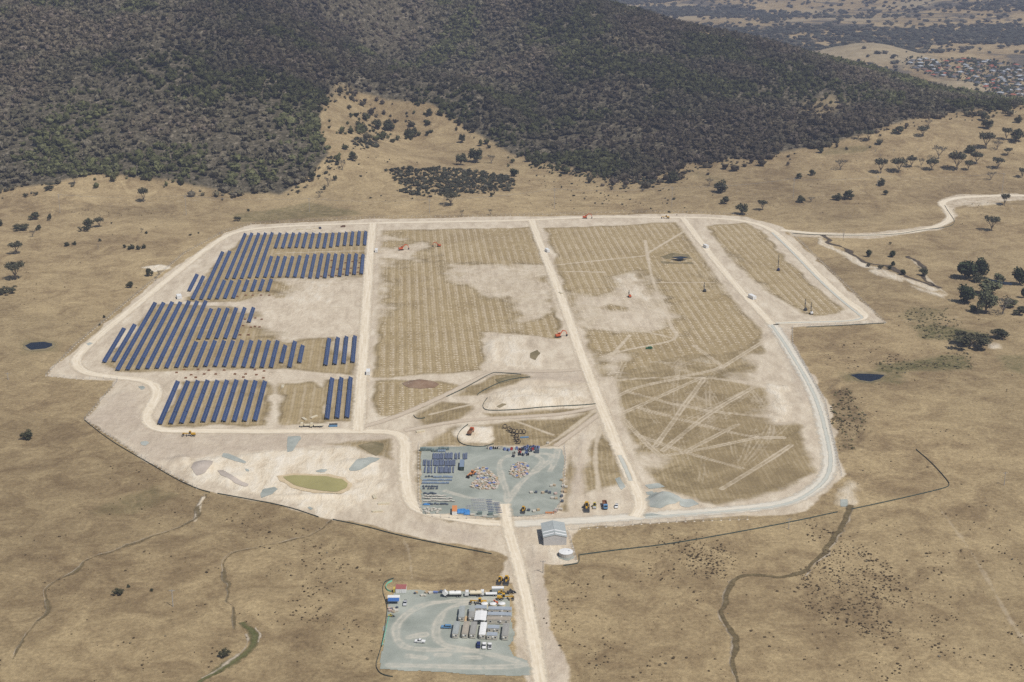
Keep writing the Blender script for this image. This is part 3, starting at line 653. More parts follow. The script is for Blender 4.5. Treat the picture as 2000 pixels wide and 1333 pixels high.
for q in [[(562,853),(585,852),(588,857),(572,882),(560,884)],[(435,886),(445,886),(480,902),(478,906),(460,902),(432,892)],[(682,916),(700,900),(722,893),(742,896),(735,903),(700,920),(684,921)],[(508,965),(515,955),(535,951),(542,955),(530,966),(510,973)],
          [(275,864),(285,862),(292,865),(284,871),(275,869)],[(477,916),(486,918),(488,922),(480,921)],[(617,920),(630,917),(641,918),(634,924),(620,923)],[(1640,976),(1654,976),(1657,990),(1642,990)],[(270,756),(280,754),(285,758),(276,762)],[(168,672),(176,669),(182,671),(172,676)],
          [(1260,948),(1285,944),(1300,952),(1270,956)],[(1262,962),(1275,960),(1280,966),(1265,968)],[(1258,975),(1280,962),(1300,966),(1325,970),(1335,980),(1318,990),(1290,995),(1265,990)],[(1330,975),(1350,975),(1364,985),(1345,992),(1328,990)],[(1255,1005),(1275,1003),(1300,1008),(1258,1010)],
          [(1200,936),(1210,932),(1222,952),(1214,958)],[(600,1262-270),(604,990),(612,994),(606,997)],[(1092,1078),(1120,1080),(1122,1090),(1108,1096),(1090,1090)]]:
    sheet("rock_patch", q, M_ROCK, .13, .8)

def m_creek(name, stops, lo=.35, hi=1.0, gap=2.2, off=0.0):
    T = NT(name); p = T.pos(); uv = T.n("ShaderNodeUVMap").outputs[0]; su = T.n("ShaderNodeSeparateXYZ"); T.l(uv, su.inputs[0])
    dn = T.noise(p, .28, 5, .75); fine = T.noise(p, 1.2, 4, .8); T.col(T.mul(T.ramp(dn, stops), T.mr(fine, .25, .75, .75, 1.25)))
    al = T.mr(T.math('ADD', T.math('ADD', T.math('ABSOLUTE', su.outputs[0]), off), T.math('MULTIPLY', T.math('SUBTRACT', T.math('ADD', T.math('MULTIPLY', dn, .45), T.math('MULTIPLY', T.noise(p, .055, 3, .6), .55)), .5), gap)), lo, hi, 1, 0)
    tr = T.n("ShaderNodeBsdfTransparent"); mx = T.n("ShaderNodeMixShader"); T.l(al, mx.inputs[0]); T.l(tr.outputs[0], mx.inputs[1]); T.l(T.b.outputs[0], mx.inputs[2]); T.l(mx.outputs[0], T.out.inputs[0]); return T.m
def m_water(name, colr, rough=.12, spec=.5):
    T = NT(name); p = T.pos(); n1 = T.noise(p, .05, 3)
    base = T.n("ShaderNodeRGB"); base.outputs[0].default_value = (*colr, 1); T.col(T.mul(base.outputs[0], T.mr(n1, .3, .7, .85, 1.15)))
    T.b.inputs['Roughness'].default_value = rough; T.b.inputs['Specular IOR Level'].default_value = spec
    b = T.n("ShaderNodeBump"); b.inputs['Strength'].default_value = .06; T.l(T.noise(p, 1.2, 3), b.inputs['Height']); T.l(b.outputs[0], T.b.inputs['Normal'])
    return T.m
M_WATER = m_water("dark dam water", (.008, .011, .018), .2, .25); M_MUDW = m_water("olive basin water", (.36, .32, .13), .3, .3)
M_MUD = m_creek("yellow mud rim", [(.3, (.50, .39, .24)), (.7, (.66, .54, .36))], 9, 10); sheet("basin_mud", [(540,930),(575,925),(612,926),(645,928),(675,934),(688,945),(682,958),(658,967),(625,966),(592,960),(568,951),(552,942)], M_MUD, .2, 2.0)
sheet("water", [(553,932),(575,929),(612,930),(640,932),(650,935),(668,937),(680,945),(676,955),(655,962),(630,960),(600,955),(575,948),(562,940)], M_MUDW, .35, .8)
sheet("water", [(48,676),(60,670),(85,668),(102,671),(104,676),(90,681),(60,684)], M_WATER, .16, .8)
sheet("water", [(1660,733),(1675,730),(1700,731),(1728,733),(1720,740),(1700,746),(1680,743)], M_WATER, .16, .6)
sheet("water", [(1925,543),(1945,548),(1975,553),(1978,557),(1960,557),(1935,552)], M_WATER, .16, .6)
sheet("water", [(1310,508),(1330,506),(1345,508),(1330,512)], M_WATER, 2.6, .4)

# ------------------------------------------------------------------ creeks and gullies
M_CREEK = m_creek("rank brown creek grass", [(.3, (.08, .062, .032)), (.5, (.15, .115, .06)), (.7, (.23, .18, .10))]); M_BANK = m_creek("pale eroded bank", [(.3, (.46, .38, .28)), (.7, (.62, .54, .42))], .0, .8, 5.0, .25); M_FLUSH = m_creek("green creek flush", [(.3, (.075, .085, .030)), (.7, (.19, .175, .08))], .2, 1.0, 2.6, .1)
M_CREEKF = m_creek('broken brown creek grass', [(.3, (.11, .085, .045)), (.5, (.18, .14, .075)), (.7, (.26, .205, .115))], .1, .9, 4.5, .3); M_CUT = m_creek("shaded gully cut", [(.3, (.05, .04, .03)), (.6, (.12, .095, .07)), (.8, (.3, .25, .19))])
ribbon("creek_bank", [(x - 5, y + 1) for x, y in CREEK[5:]], 3.5, M_BANK, .13, step=1.2, wander=5, vary=.9); ribbon("creek_bank", [(x + 4, y + 3) for x, y in CREEK[:4]], 2.6, M_BANK, .13, step=1.2, wander=5, vary=.9); ribbon("creek", CREEK, 3.6, M_CREEK, .17, step=1.2, wander=5, vary=.7)
for g in ([(402,968),(388,985),(380,1020),(300,1050),(210,1085),(140,1110),(100,1160),(60,1220),(10,1290)], [(630,1020),(600,1045),(500,1072),(440,1085),(436,1120),(445,1165),(460,1185),(468,1222)]):
    ribbon("creek_bank", g, 1.6, M_BANK, .14, step=1.2, wander=7, vary=.9); ribbon("creek", [(x + 3, y + 1) for x, y in g], 3.4, M_CREEKF, .18, step=1.2, wander=7, vary=.9)
ribbon("creek", [(476,1215),(500,1235),(501,1258),(472,1285),(425,1308),(385,1335)], 5.5, M_FLUSH, .17, step=1.2, wander=2, vary=.7); ribbon("creek_bank", [(486,1236),(491,1250),(480,1272),(440,1298),(390,1327)], 2.6, M_BANK, .22, step=1.2, wander=3, vary=.8); ribbon("creek_bank", [(503,1225),(511,1240),(508,1256)], 1.6, M_BANK, .22, step=1.2, wander=3, vary=.8)
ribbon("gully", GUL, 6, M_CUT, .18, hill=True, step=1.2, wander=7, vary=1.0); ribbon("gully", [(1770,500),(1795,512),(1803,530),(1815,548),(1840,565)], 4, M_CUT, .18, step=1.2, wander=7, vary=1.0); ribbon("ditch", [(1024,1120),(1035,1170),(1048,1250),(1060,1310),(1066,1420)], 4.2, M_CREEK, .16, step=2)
M_HEAP = m_gravel("brown subsoil heap", False, (.17, .105, .065), (.25, .165, .11), (.34, .25, .175)); M_GREYH = m_gravel("grey brown spoil heap", False, (.36, .31, .26), (.46, .40, .34), (.55, .48, .41)); M_DAMP = m_gravel("damp dark earth", False, (.13, .11, .06), (.22, .18, .10), (.33, .27, .17))
for q, m_ in [([(786,750),(800,744),(820,743),(845,746),(858,752),(850,758),(820,761),(795,758)], M_HEAP), ([(372,916),(382,905),(398,901),(418,905),(416,912),(400,925),(385,930)], M_GREYH), ([(425,920),(436,918),(458,936),(488,948),(480,952),(455,942),(432,930)], M_GREYH), ([(1290,502),(1310,499),(1345,500),(1352,506),(1330,505),(1300,506)], M_DAMP), ([(1290,510),(1320,514),(1350,512),(1356,516),(1320,519),(1295,515)], M_DAMP),
              ([(966,742),(1000,734),(1022,734),(1000,743),(975,751)], M_DAMP), ([(1035,690),(1048,684),(1056,690),(1046,704),(1036,700)], M_DAMP), ([(970,795),(982,790),(990,792),(976,798)], M_DAMP), ([(45,672),(60,668),(104,667),(110,672),(106,680),(92,684),(60,687),(44,681)], M_DAMP), ([(1655,731),(1680,726),(1730,729),(1734,734),(1722,742),(1700,749),(1676,745)], M_DAMP), ([(700,870),(730,863),(750,866),(748,880),(735,892),(715,880)], M_DAMP)]:
    sheet("spoil_heap" if m_ is not M_DAMP else "damp_earth", q, m_, .125 if m_ is M_DAMP else .2, 1.0)

# ------------------------------------------------------------------ vegetation
import bmesh
def m_leaf(name, colr, var=.35, attr=False):
    T = NT(name)
    base = T.n("ShaderNodeRGB"); base.outputs[0].default_value = (*colr, 1); c = base.outputs[0]
    if attr: c = T.attr("tint").outputs['Color']
    c = T.mul(c, T.mr(T.noise(T.pos(), .35 if not attr else .22, 3, .7), .3, .7, 1 - var, 1 + var))
    T.col(c); T.b.inputs['Roughness'].default_value = .9; T.b.inputs['Specular IOR Level'].default_value = .08
    return T.m
M_BARK = simple("grey bark", (.19, .165, .14), .95, .2, 2.0)
M_DEAD = simple("bleached dead wood", (.30, .275, .25), .95, .2, 2.0)
LEAF = {'gum': m_leaf("grey green eucalypt leaf", (.108, .104, .066)), 'bushy': m_leaf("dark green leaf", (.078, .080, .046)), 'sparse': m_leaf("thin grey leaf", (.13, .118, .09)),
        'shrub': m_leaf("dark olive shrub leaf", (.078, .076, .044)), 'willow': m_leaf("soft grey green willow leaf", (.13, .135, .075)), 'round': m_leaf("deep green hedge leaf", (.048, .060, .030))}
M_TWIG = simple("thin twigs", (.13, .11, .095), .95, .2, 2.0)

def leaf_cloud(centres, n, size, r, flat=.8):
    """leaf-sized faces spread through lumps: returns (verts, quads)"""
    V = []; 
    for (cx, cy, cz, k) in centres:
        m = int(n * k); d = r.normal(size=(m, 3)); d /= np.linalg.norm(d, axis=1)[:, None]
        rad = (r.random(m) ** .4)[:, None] * np.array([1, 1, flat]) * k
        c = d * rad * .5 + np.array([cx, cy, cz])
        a = d * .6 + r.normal(size=(m, 3)) * .6 + np.array([0, 0, .3]); a /= np.linalg.norm(a, axis=1)[:, None]
        u = np.cross(a, r.normal(size=(m, 3))); u /= np.linalg.norm(u, axis=1)[:, None]; w = np.cross(a, u)
        s = (size * (.6 + .8 * r.random(m)))[:, None]
        V.append(np.stack([c - u * s - w * s * .5, c + u * s * .2 - w * s, c + u * s + w * s * .4, c - u * s * .3 + w * s], 1))
    V = np.concatenate(V).reshape(-1, 3); return V, np.arange(len(V)).reshape(-1, 4)
def limbs(r, kindn):
    mb = MB(); pts = []
    if kindn in ('gum', 'sparse', 'dead'):
        h0 = .24 if kindn != 'dead' else .3
        mb.tube((0, 0, -.03), (.02, .01, h0), .035, .026, 7)
        for i in range(5):
            t = i * 1.257 + r.random() * .7; e = Vector((math.cos(t) * .2, math.sin(t) * .2, .5 + r.random() * .14)); a = Vector((.02, .01, h0 * (.75 + .25 * r.random())))
            mb.tube(a, e, .021, .012, 6)
            for j in range(2):
                t2 = t + (j - .5) * 1.5; e2 = e + Vector((math.cos(t2) * .17, math.sin(t2) * .17, .16 + r.random() * .16)); mb.tube(e, e2, .012, .005, 5); pts.append(e2)
    else:
        mb.tube((0, 0, -.03), (0, 0, .4), .05, .03, 7)
        for i in range(4):
            t = i * 1.6; e = Vector((math.cos(t) * .25, math.sin(t) * .25, .6)); mb.tube((0, 0, .15), e, .028, .01, 5); pts.append(e)
    return mb, pts
def proto(kindn, seed):
    r = np.random.default_rng(seed); mb, pts = limbs(r, kindn); C_ = []
    if kindn in ('gum', 'sparse'):
        for e in pts:
            if kindn == 'gum' or r.random() < .8: C_.append((e.x * 1.15, e.y * 1.15, e.z + .03 * r.normal(), .26 + .12 * r.random()))
        for i in range(5): t = r.random() * 6.28; q = r.random() * .26; C_.append((q * math.cos(t), q * math.sin(t), .72 + .12 * r.random(), .3 + .1 * r.random()))
        V, F = leaf_cloud([(a, b, c, k * 1.25) for a, b, c, k in C_] if kindn == 'gum' else C_, 150 if kindn == 'gum' else 60, .040 if kindn == 'gum' else .028, r, .8)
    elif kindn == 'bushy':
        for i in range(11):
            t = r.random() * 6.28; z = .22 + .58 * r.random(); q = .33 * math.sqrt(max(0, 1 - ((z - .42) / .5) ** 2)) * r.random() ** .5; C_.append((q * math.cos(t), q * math.sin(t), z, .36 + .12 * r.random()))
        V, F = leaf_cloud(C_, 190, .044, r, 1.0)
    elif kindn == 'round':
        for i in range(9):
            t = r.random() * 6.28; z = .25 + .5 * r.random(); q = .25 * r.random(); C_.append((q * math.cos(t), q * math.sin(t), z, .5 + .1 * r.random()))
        V, F = leaf_cloud(C_, 260, .046, r, 1.0)
    elif kindn == 'shrub':
        for i in range(16):
            t = r.random() * 6.28; q = .42 * r.random() ** .5; C_.append((q * math.cos(t), q * math.sin(t), .3 + .28 * r.random(), .22 + .12 * r.random()))
        V, F = leaf_cloud(C_, 220, .036, r, 1.6)
    elif kindn == 'willow':
        for i in range(16):
            t = r.random() * 6.28; z = .3 + .45 * r.random(); q = .4 * math.sqrt(max(0, 1 - ((z - .3) / .6) ** 2)) * r.random() ** .5; C_.append((q * math.cos(t), q * math.sin(t), z, .3 + .14 * r.random()))
        V, F = leaf_cloud(C_, 200, .042, r, 1.1)
    else:
        V = None
    if V is None: return mb, None
    lo, hi = V.min(0), V.max(0); V[:, 2] += .97 - hi[2] if hi[2] < .97 else 0
    wdt = max(hi[0] - lo[0], hi[1] - lo[1]); V[:, :2] *= 1.0 / wdt
    return mb, (V, F)
TNAME = {'gum': ('gum_tree', 'gum tree', 'tree'), 'bushy': ('bushy_tree', 'dense bushy tree', 'tree'), 'sparse': ('sparse_tree', 'thin sparse grey tree', 'tree'), 'shrub': ('shrub', 'low spreading dark shrub', 'shrub'),
         'willow': ('willow_tree', 'pale soft willow tree', 'tree'), 'round': ('round_tree', 'round dark green tree', 'tree'), 'dead': ('dead_tree', 'bare dead tree', 'tree')}
PROTO = {}
def get_proto(k, v):
    if (k, v) not in PROTO:
        mb, cr = proto(k, 100 + 17 * v + sum(map(ord, k)))
        wood = mb.build("trunk", M_DEAD if k == 'dead' else M_BARK); wm = wood.data; bpy.data.objects.remove(wood); cm = None
        if cr is not None:
            co = mesh_np("crown", cr[0], cr[1], LEAF[k]); cm = co.data; bpy.data.objects.remove(co)
        PROTO[(k, v)] = (wm, cm)
    return PROTO[(k, v)]
ORD = "first second third fourth fifth sixth seventh eighth ninth tenth eleventh twelfth thirteenth fourteenth fifteenth sixteenth seventeenth eighteenth nineteenth twentieth twenty-first twenty-second twenty-third twenty-fourth twenty-fifth twenty-sixth twenty-seventh twenty-eighth twenty-ninth thirtieth thirty-first thirty-second thirty-third thirty-fourth thirty-fifth thirty-sixth thirty-seventh thirty-eighth thirty-ninth fortieth".split()
def nth(i, n):
    if i == 0: return "leftmost"
    if i == n - 1: return "rightmost"
    return ORD[i] + " from left"
def plant_tree(px, py, w, h, k, label, group):
    p = P(px, py); s = ppm(p); W = w / s; H = h / s / .93
    nm, _, cat = TNAME[k]; t = thing(nm, label, cat, (p.x, p.y, p.z - .1), random.random() * 6.28, group)
    wm, cm = get_proto(k, random.randrange(3)); t.scale = (W, W, H)
    o = bpy.data.objects.new("trunk", wm); COL.objects.link(o); o.parent = t
    if k in ('gum', 'sparse', 'dead'): o.scale = (max(1, .75 * H / W), max(1, .75 * H / W), 1) if k != 'dead' else (1, 1, 1)
    if cm: c = bpy.data.objects.new("crown", cm); COL.objects.link(c); c.parent = t
CLUSTERS = [
 ("in the left paddock", "scattered trees in the left paddock",
  [(32,496,30,21,'gum'),(31,546,42,34,'gum'),(146,361,15,20,'gum'),(281,395,22,25,'gum'),(67,429,24,15,'bushy'),(97,431,10,14,'bushy'),(44,449,38,10,'shrub'),(75,450,13,11,'bushy'),(64,463,16,13,'sparse'),
   (172,447,24,20,'bushy'),(194,444,22,17,'gum'),(164,452,26,9,'shrub'),(131,481,13,9,'bushy'),(145,479,10,8,'bushy'),(244,485,8,8,'bushy'),(255,487,18,9,'bushy'),(271,488,11,9,'bushy'),(280,486,11,9,'bushy'),
   (292,540,17,17,'bushy'),(311,538,11,9,'sparse'),(305,549,7,9,'sparse'),(254,562,16,13,'bushy'),(12,573,52,11,'shrub'),(286,457,7,6,'bushy'),(277,455,9,9,'sparse'),(195,472,7,6,'bushy'),(192,487,9,12,'dead'),(204,621,7,6,'bushy'),
   (464,432,17,9,'shrub'),(485,413,7,5,'bushy'),(53,858,26,21,'bushy'),(1,442,12,14,'bushy'),(195,636,6,4,'shrub'),(98,368,22,10,'gum'),(95,372,20,8,'shrub'),(50,385,14,7,'shrub'),(70,382,12,7,'shrub'),(372,461,7,4,'shrub'),(388,457,6,4,'shrub'),(218,438,5,4,'shrub')]),
 ("on the slope below the forest", "trees on the slope behind the panels",
  [(610,353,17,17,'bushy'),(654,353,10,10,'bushy'),(624,386,16,13,'sparse'),(669,333,15,20,'sparse'),(689,314,19,18,'bushy'),(900,323,26,22,'bushy'),(930,317,33,27,'bushy'),(960,320,18,17,'sparse'),(1004,345,19,16,'round'),(903,279,15,17,'bushy'),
   (838,226,16,14,'bushy'),(902,424,10,14,'sparse'),(958,421,11,12,'sparse'),(880,402,32,24,'gum'),(961,385,10,9,'bushy'),(641,365,16,18,'sparse'),(634,371,8,8,'bushy'),(592,352,22,16,'sparse'),(805,268,24,18,'bushy'),(760,255,28,22,'bushy'),(735,252,22,18,'bushy'),(712,258,20,17,'bushy')]),
 ("on the upper right knoll", "trees on the knoll at upper right",
  [(1316,357,27,24,'bushy'),(1408,376,31,26,'bushy'),(1385,363,17,14,'sparse'),(1415,398,20,15,'bushy'),(1448,419,28,21,'bushy'),(1489,411,23,19,'gum'),(1587,343,15,12,'bushy'),(1560,349,15,11,'bushy'),(1642,332,27,20,'sparse'),(1720,339,28,26,'gum'),
   (1755,337,35,25,'gum'),(1780,327,23,20,'gum'),(1799,328,13,19,'sparse'),(1819,333,27,22,'gum'),(1833,311,30,26,'sparse'),(1869,333,37,35,'gum'),(1891,333,19,18,'gum'),(1907,321,27,23,'gum'),(1949,330,27,21,'gum'),(1894,299,25,15,'bushy'),
   (1926,291,34,31,'gum'),(1947,293,23,18,'sparse'),(1968,304,18,14,'gum'),(1923,236,21,17,'bushy'),(1929,251,27,17,'bushy'),(1987,240,17,15,'bushy'),(1965,274,21,22,'gum'),(1984,277,32,25,'bushy'),(1964,222,17,11,'bushy'),(1935,352,20,16,'sparse'),(1996,348,16,18,'gum'),
   (1802,267,27,19,'gum'),(1754,261,25,15,'bushy'),(1696,275,25,19,'gum'),(1676,272,15,15,'gum'),(1813,246,19,11,'sparse'),(1720,363,19,15,'bushy'),(1730,381,12,10,'bushy')]),
 ("near the right hand track", "trees beside the track at right",
  [(1564,396,19,14,'bushy'),(1584,395,17,10,'sparse'),(1634,391,21,14,'bushy'),(1656,389,27,18,'bushy'),(1602,299,14,10,'bushy'),(1936,451,32,26,'gum'),(1647,471,10,27,'dead'),(1962,403,19,23,'gum'),(1995,345,10,14,'gum'),(1710,297,9,8,'dead'),(1746,298,7,8,'dead'),(1792,297,8,9,'dead'),(1720,306,9,5,'dead'),(1552,296,8,9,'dead')]),
 ("beside the eroded creek", "trees along the eroded creek",
  [(1696,502,13,15,'round'),(1743,503,14,13,'round'),(1744,519,10,9,'round'),(1737,527,9,8,'round'),(1763,537,12,12,'round'),(1720,526,14,8,'shrub'),(1696,521,12,6,'shrub'),(1803,539,20,15,'bushy'),(1739,478,7,5,'shrub'),(1884,543,44,38,'round'),(1914,536,33,33,'round'),(1911,551,32,18,'bushy'),
   (1888,592,38,36,'round'),(1901,610,17,15,'round'),(1935,577,54,30,'willow'),(1925,612,42,46,'willow'),(1958,614,44,34,'sparse'),(1949,551,24,17,'willow'),(1991,556,30,36,'round'),(1991,615,28,18,'bushy'),(1896,677,82,28,'shrub'),(1955,661,40,20,'bushy'),(1998,582,14,22,'round'),(1975,600,30,16,'willow'),(1800,530,18,9,'sparse')]),
 ("in the lower left grass", "shrubs in the lower left grass",
  [(232,1161,24,12,'shrub'),(440,1283,26,14,'shrub'),(297,1155,8,7,'bushy'),(251,1148,8,7,'bushy')]),
]
for phrase, group, lst in CLUSTERS:
    lst = sorted(lst); names = {}
    for t in lst: names.setdefault(t[4], []).append(t)
    for k, sub in names.items():
        for i, (px, py, w, h, kk) in enumerate(sub):
            base = TNAME[kk][1]; area = w * h
            sz = "large " if area > 500 else ("small " if area < 130 else "")
            lab = f"{sz}{base}, {nth(i, len(sub))} of those {phrase}" if len(sub) > 1 else f"{sz}{base}, only one {phrase}"
            plant_tree(px, py, w, h, kk, lab, group)

# ---- far-off masses: forest on the hill, thickets, tussocks, distant woodland
def blob_variant(seed, leaves=22, sub=1):
    r = np.random.default_rng(seed); bm = bmesh.new(); bmesh.ops.create_icosphere(bm, subdivisions=sub, radius=.5)
    V = np.array([v.co[:] for v in bm.verts]); F = np.array([[v.index for v in f.verts] for f in bm.faces]); bm.free()
    V *= (.72 + .55 * r.random(len(V)))[:, None]; V[:, 2] = V[:, 2] * .85 + .55
    for i in range(3):
        d = r.normal(size=3); d /= np.linalg.norm(d); V += np.outer(np.maximum(0, V @ d - .25), d) * .5 * r.random()
    if leaves:
        d = r.normal(size=(leaves, 3)); d[:, 2] = np.abs(d[:, 2]) * .9 - .2; d /= np.linalg.norm(d, axis=1)[:, None]; c = d * .56 * (.8 + .4 * r.random((leaves, 1))) + np.array([0, 0, .52])
        tri = c[:, None, :] + r.normal(size=(leaves, 3, 3)) * .12; k = len(V); V = np.concatenate([V, tri.reshape(-1, 3)]); F = np.concatenate([F, np.arange(leaves * 3).reshape(-1, 3) + k])
    return V, F
def mass(name, x, y, w, h, tint, mat, variants, label, lift=0.0, z=None):
    z = hgt(x, y) if z is None else z; vs = []; fs = []; cs = []; k = 0; which = rng.integers(0, len(variants), len(x)); ang = rng.random(len(x)) * 6.283
    for vi, (V, F) in enumerate(variants):
        m = np.where(which == vi)[0]
        if not len(m): continue
        c, s = np.cos(ang[m])[:, None], np.sin(ang[m])[:, None]
        X = (V[None, :, 0] * c - V[None, :, 1] * s) * w[m, None] + x[m, None]; Y = (V[None, :, 0] * s + V[None, :, 1] * c) * w[m, None] + y[m, None]; Z = V[None, :, 2] * h[m, None] + z[m, None] + lift
        vs.append(np.stack([X, Y, Z], -1).reshape(-1, 3)); nf = F[None] + (np.arange(len(m)) * len(V))[:, None, None] + k; fs.append(nf.reshape(-1, 3)); k += len(m) * len(V)
        cs.append(np.repeat(tint[m], len(V), 0))
    o = mesh_np(name, np.concatenate(vs), np.concatenate(fs), mat)
    cl = np.concatenate(cs); cl = np.concatenate([cl, np.ones((len(cl), 1))], 1).astype(np.float32)
    at = o.data.attributes.new("tint", 'FLOAT_COLOR', 'POINT'); at.data.foreach_set("color", cl.ravel())
    return kind(o, "stuff", label)
M_FOREST = m_leaf("forest canopy leaf", (.07, .07, .05), .45, True)
def tints(n, base, sp=.3, grey=.25):
    b = np.array(base)[None, :] * (1 + (rng.random((n, 1)) - .5) * 2 * sp); g = rng.random(n) < grey
    b[g] = np.array([.128, .112, .080]) * (.8 + .4 * rng.random((g.sum(), 1))); return b
BLOBS = [blob_variant(i) for i in range(7)]
N0 = 190000
yy = np.sqrt(rng.random(N0) * (2900.0 ** 2 - 1560.0 ** 2) + 1560.0 ** 2); xx = (rng.random(N0) * .84 - .42) * yy
zz = hgt(xx, yy); qx, qy = proj(xx, yy, zz)
_fd = px_inside(FOREST_POLY, qx, qy); fi = np.maximum(sstep(-3, 3, _fd + (fbm(xx, yy, 40, 3) - .5) * 44), .10 * sstep(-34, 0, _fd))
for f, v in [([(622,205),(650,150),(690,170),(705,235),(640,262)], .7), ([(640,60),(720,120),(800,160),(780,175),(690,140)], .25), ([(1360,58),(1445,70),(1455,82),(1375,70)], .93), ([(1190,0),(1250,12),(1230,40),(1190,25)], .5), ([(1500,190),(1620,170),(1680,200),(1600,240)], .42), ([(1080,20),(1200,60),(1240,100),(1190,120),(1090,60)], .3), ([(430,150),(560,140),(600,220),(560,300),(420,280)], .35), ([(1480,230),(1640,180),(1700,215),(1560,270)], .35), ([(0,150),(200,120),(260,180),(60,230)], .3), ([(300,60),(420,40),(440,100),(320,120)], .35), ([(930,60),(1020,50),(1040,130),(950,140)], .35), ([(1080,100),(1160,110),(1180,190),(1100,180)], .3)]:
    fi *= 1 - v * sstep(-14, 14, px_inside(f, qx, qy))
for f, v in [([(690,180),(840,200),(850,275),(790,275),(690,275),(655,262)], .22), ([(560,385),(600,340),(660,300),(650,270),(700,290),(640,350)], .2), ([(1130,330),(1330,318),(1345,352),(1200,362)], .35), ([(850,210),(1000,290),(1100,330),(1060,335),(930,275)], .3)]:
    fi = np.maximum(fi, v * sstep(-6, 6, px_inside(f, qx, qy)))
dens = .33 + .62 * sstep(.34, .54, fbm(xx + 50, yy * .8, 150, 4)) * (1 - .72 * sstep(.50, .62, fbm(xx, yy * .5, 110, 5)))
keep = (rng.random(N0) < fi * dens * .80) & (qx > -90) & (qx < 2090) & (qy > -150)
xx, yy, zz, qy = xx[keep], yy[keep], zz[keep], qy[keep]; n = len(xx)
zone = fbm(xx, yy, 110, 3)
hh = 2.2 + 6.6 * rng.random(n) ** 2.2 + 2.5 * (zone - .5); ww = hh * (.70 + .7 * rng.random(n))
tn = tints(n, (.092, .082, .052), .38, .20); tn[zone > .58] = tn[zone > .58] * np.array([.82, .94, .66]); tn[zone < .42] *= np.array([1.1, 1.02, 1.1]); tn *= (.72 + .56 * sstep(.36, .62, fbm(xx + 40, yy, 330, 3)))[:, None]  # broad tone zones put hillside shading into the canopy colour
mass("forest", xx, yy, ww, hh, tn, M_FOREST, BLOBS, "grey green eucalypt forest covering the hill behind the solar farm", -.3, zz)
print("forest trees", n)
# dark thicket on the clear slope and ragged scrub along the forest foot
def scatter_px(poly, per_m2, hill=True):
    w = world_poly(poly, hill); lo, hi = w.min(0), w.max(0); m = int((hi - lo).prod() * per_m2); x = lo[0] + rng.random(m) * (hi[0] - lo[0]); y = lo[1] + rng.random(m) * (hi[1] - lo[1])
    k = sdist(w, x, y) + (fbm(x, y, 18, 3) - .5) * 26 > 0; return x[k], y[k]
TH = [[(750,335),(800,330),(860,328),(940,335),(1005,348),(1000,372),(940,380),(860,372),(790,365)], [(775,372),(850,362),(840,388),(790,385)], [(845,372),(900,372),(890,388),(850,384)], [(690,275),(720,272),(745,285),(700,295)]]
X = []; Y = []
for t in TH: a, b = scatter_px(t, .07); X.append(a); Y.append(b)
for t, dd in [([(560,378),(600,355),(650,305),(690,300),(620,372)], .012), ([(1060,322),(1190,345),(1290,352),(1260,362),(1130,345)], .03), ([(1190,355),(1300,340),(1390,318),(1520,300),(1500,306),(1380,325),(1280,362)], .03), ([(650,300),(760,300),(900,330),(1000,395),(1100,400),(700,400)], .002), ([(1000,290),(1300,330),(1350,420),(1100,410)], .003)]:
    a, b = scatter_px(t, dd); X.append(a); Y.append(b)
X = np.concatenate(X); Y = np.concatenate(Y); n = len(X); hh = 1.2 + 2.2 * rng.random(n) ** 2; hh[-int(n * .12):] *= .6
mass("scrub_thicket", X, Y, hh * (1.2 + .8 * rng.random(n)), hh, tints(n, (.052, .052, .034), .3, .12), M_FOREST, BLOBS, "dark low scrub in the hollow below the hill", -.2)
X = []; Y = []
for t, dd in [([(1715,712),(1800,700),(1890,690),(1900,720),(1700,730)], .10), ([(1790,640),(1830,635),(1930,655),(1890,672),(1800,664)], .10), ([(1780,598),(1850,605),(1880,630),(1830,642),(1760,622)], .07), ([(1625,770),(1660,758),(1692,830),(1680,875),(1640,880)], .10)]:
    a, b = scatter_px(t, dd, False); X.append(a); Y.append(b)
X = np.concatenate(X); Y = np.concatenate(Y); n = len(X); hh = .3 + .8 * rng.random(n) ** 2
mass("marsh_reeds", X, Y, hh * (1.5 + rng.random(n)), hh, tints(n, (.125, .112, .055), .4, .1), M_FOREST, [blob_variant(80 + i, 8, 1) for i in range(3)], "green brown reeds and sedge in the damp hollows right of the site", -.1)
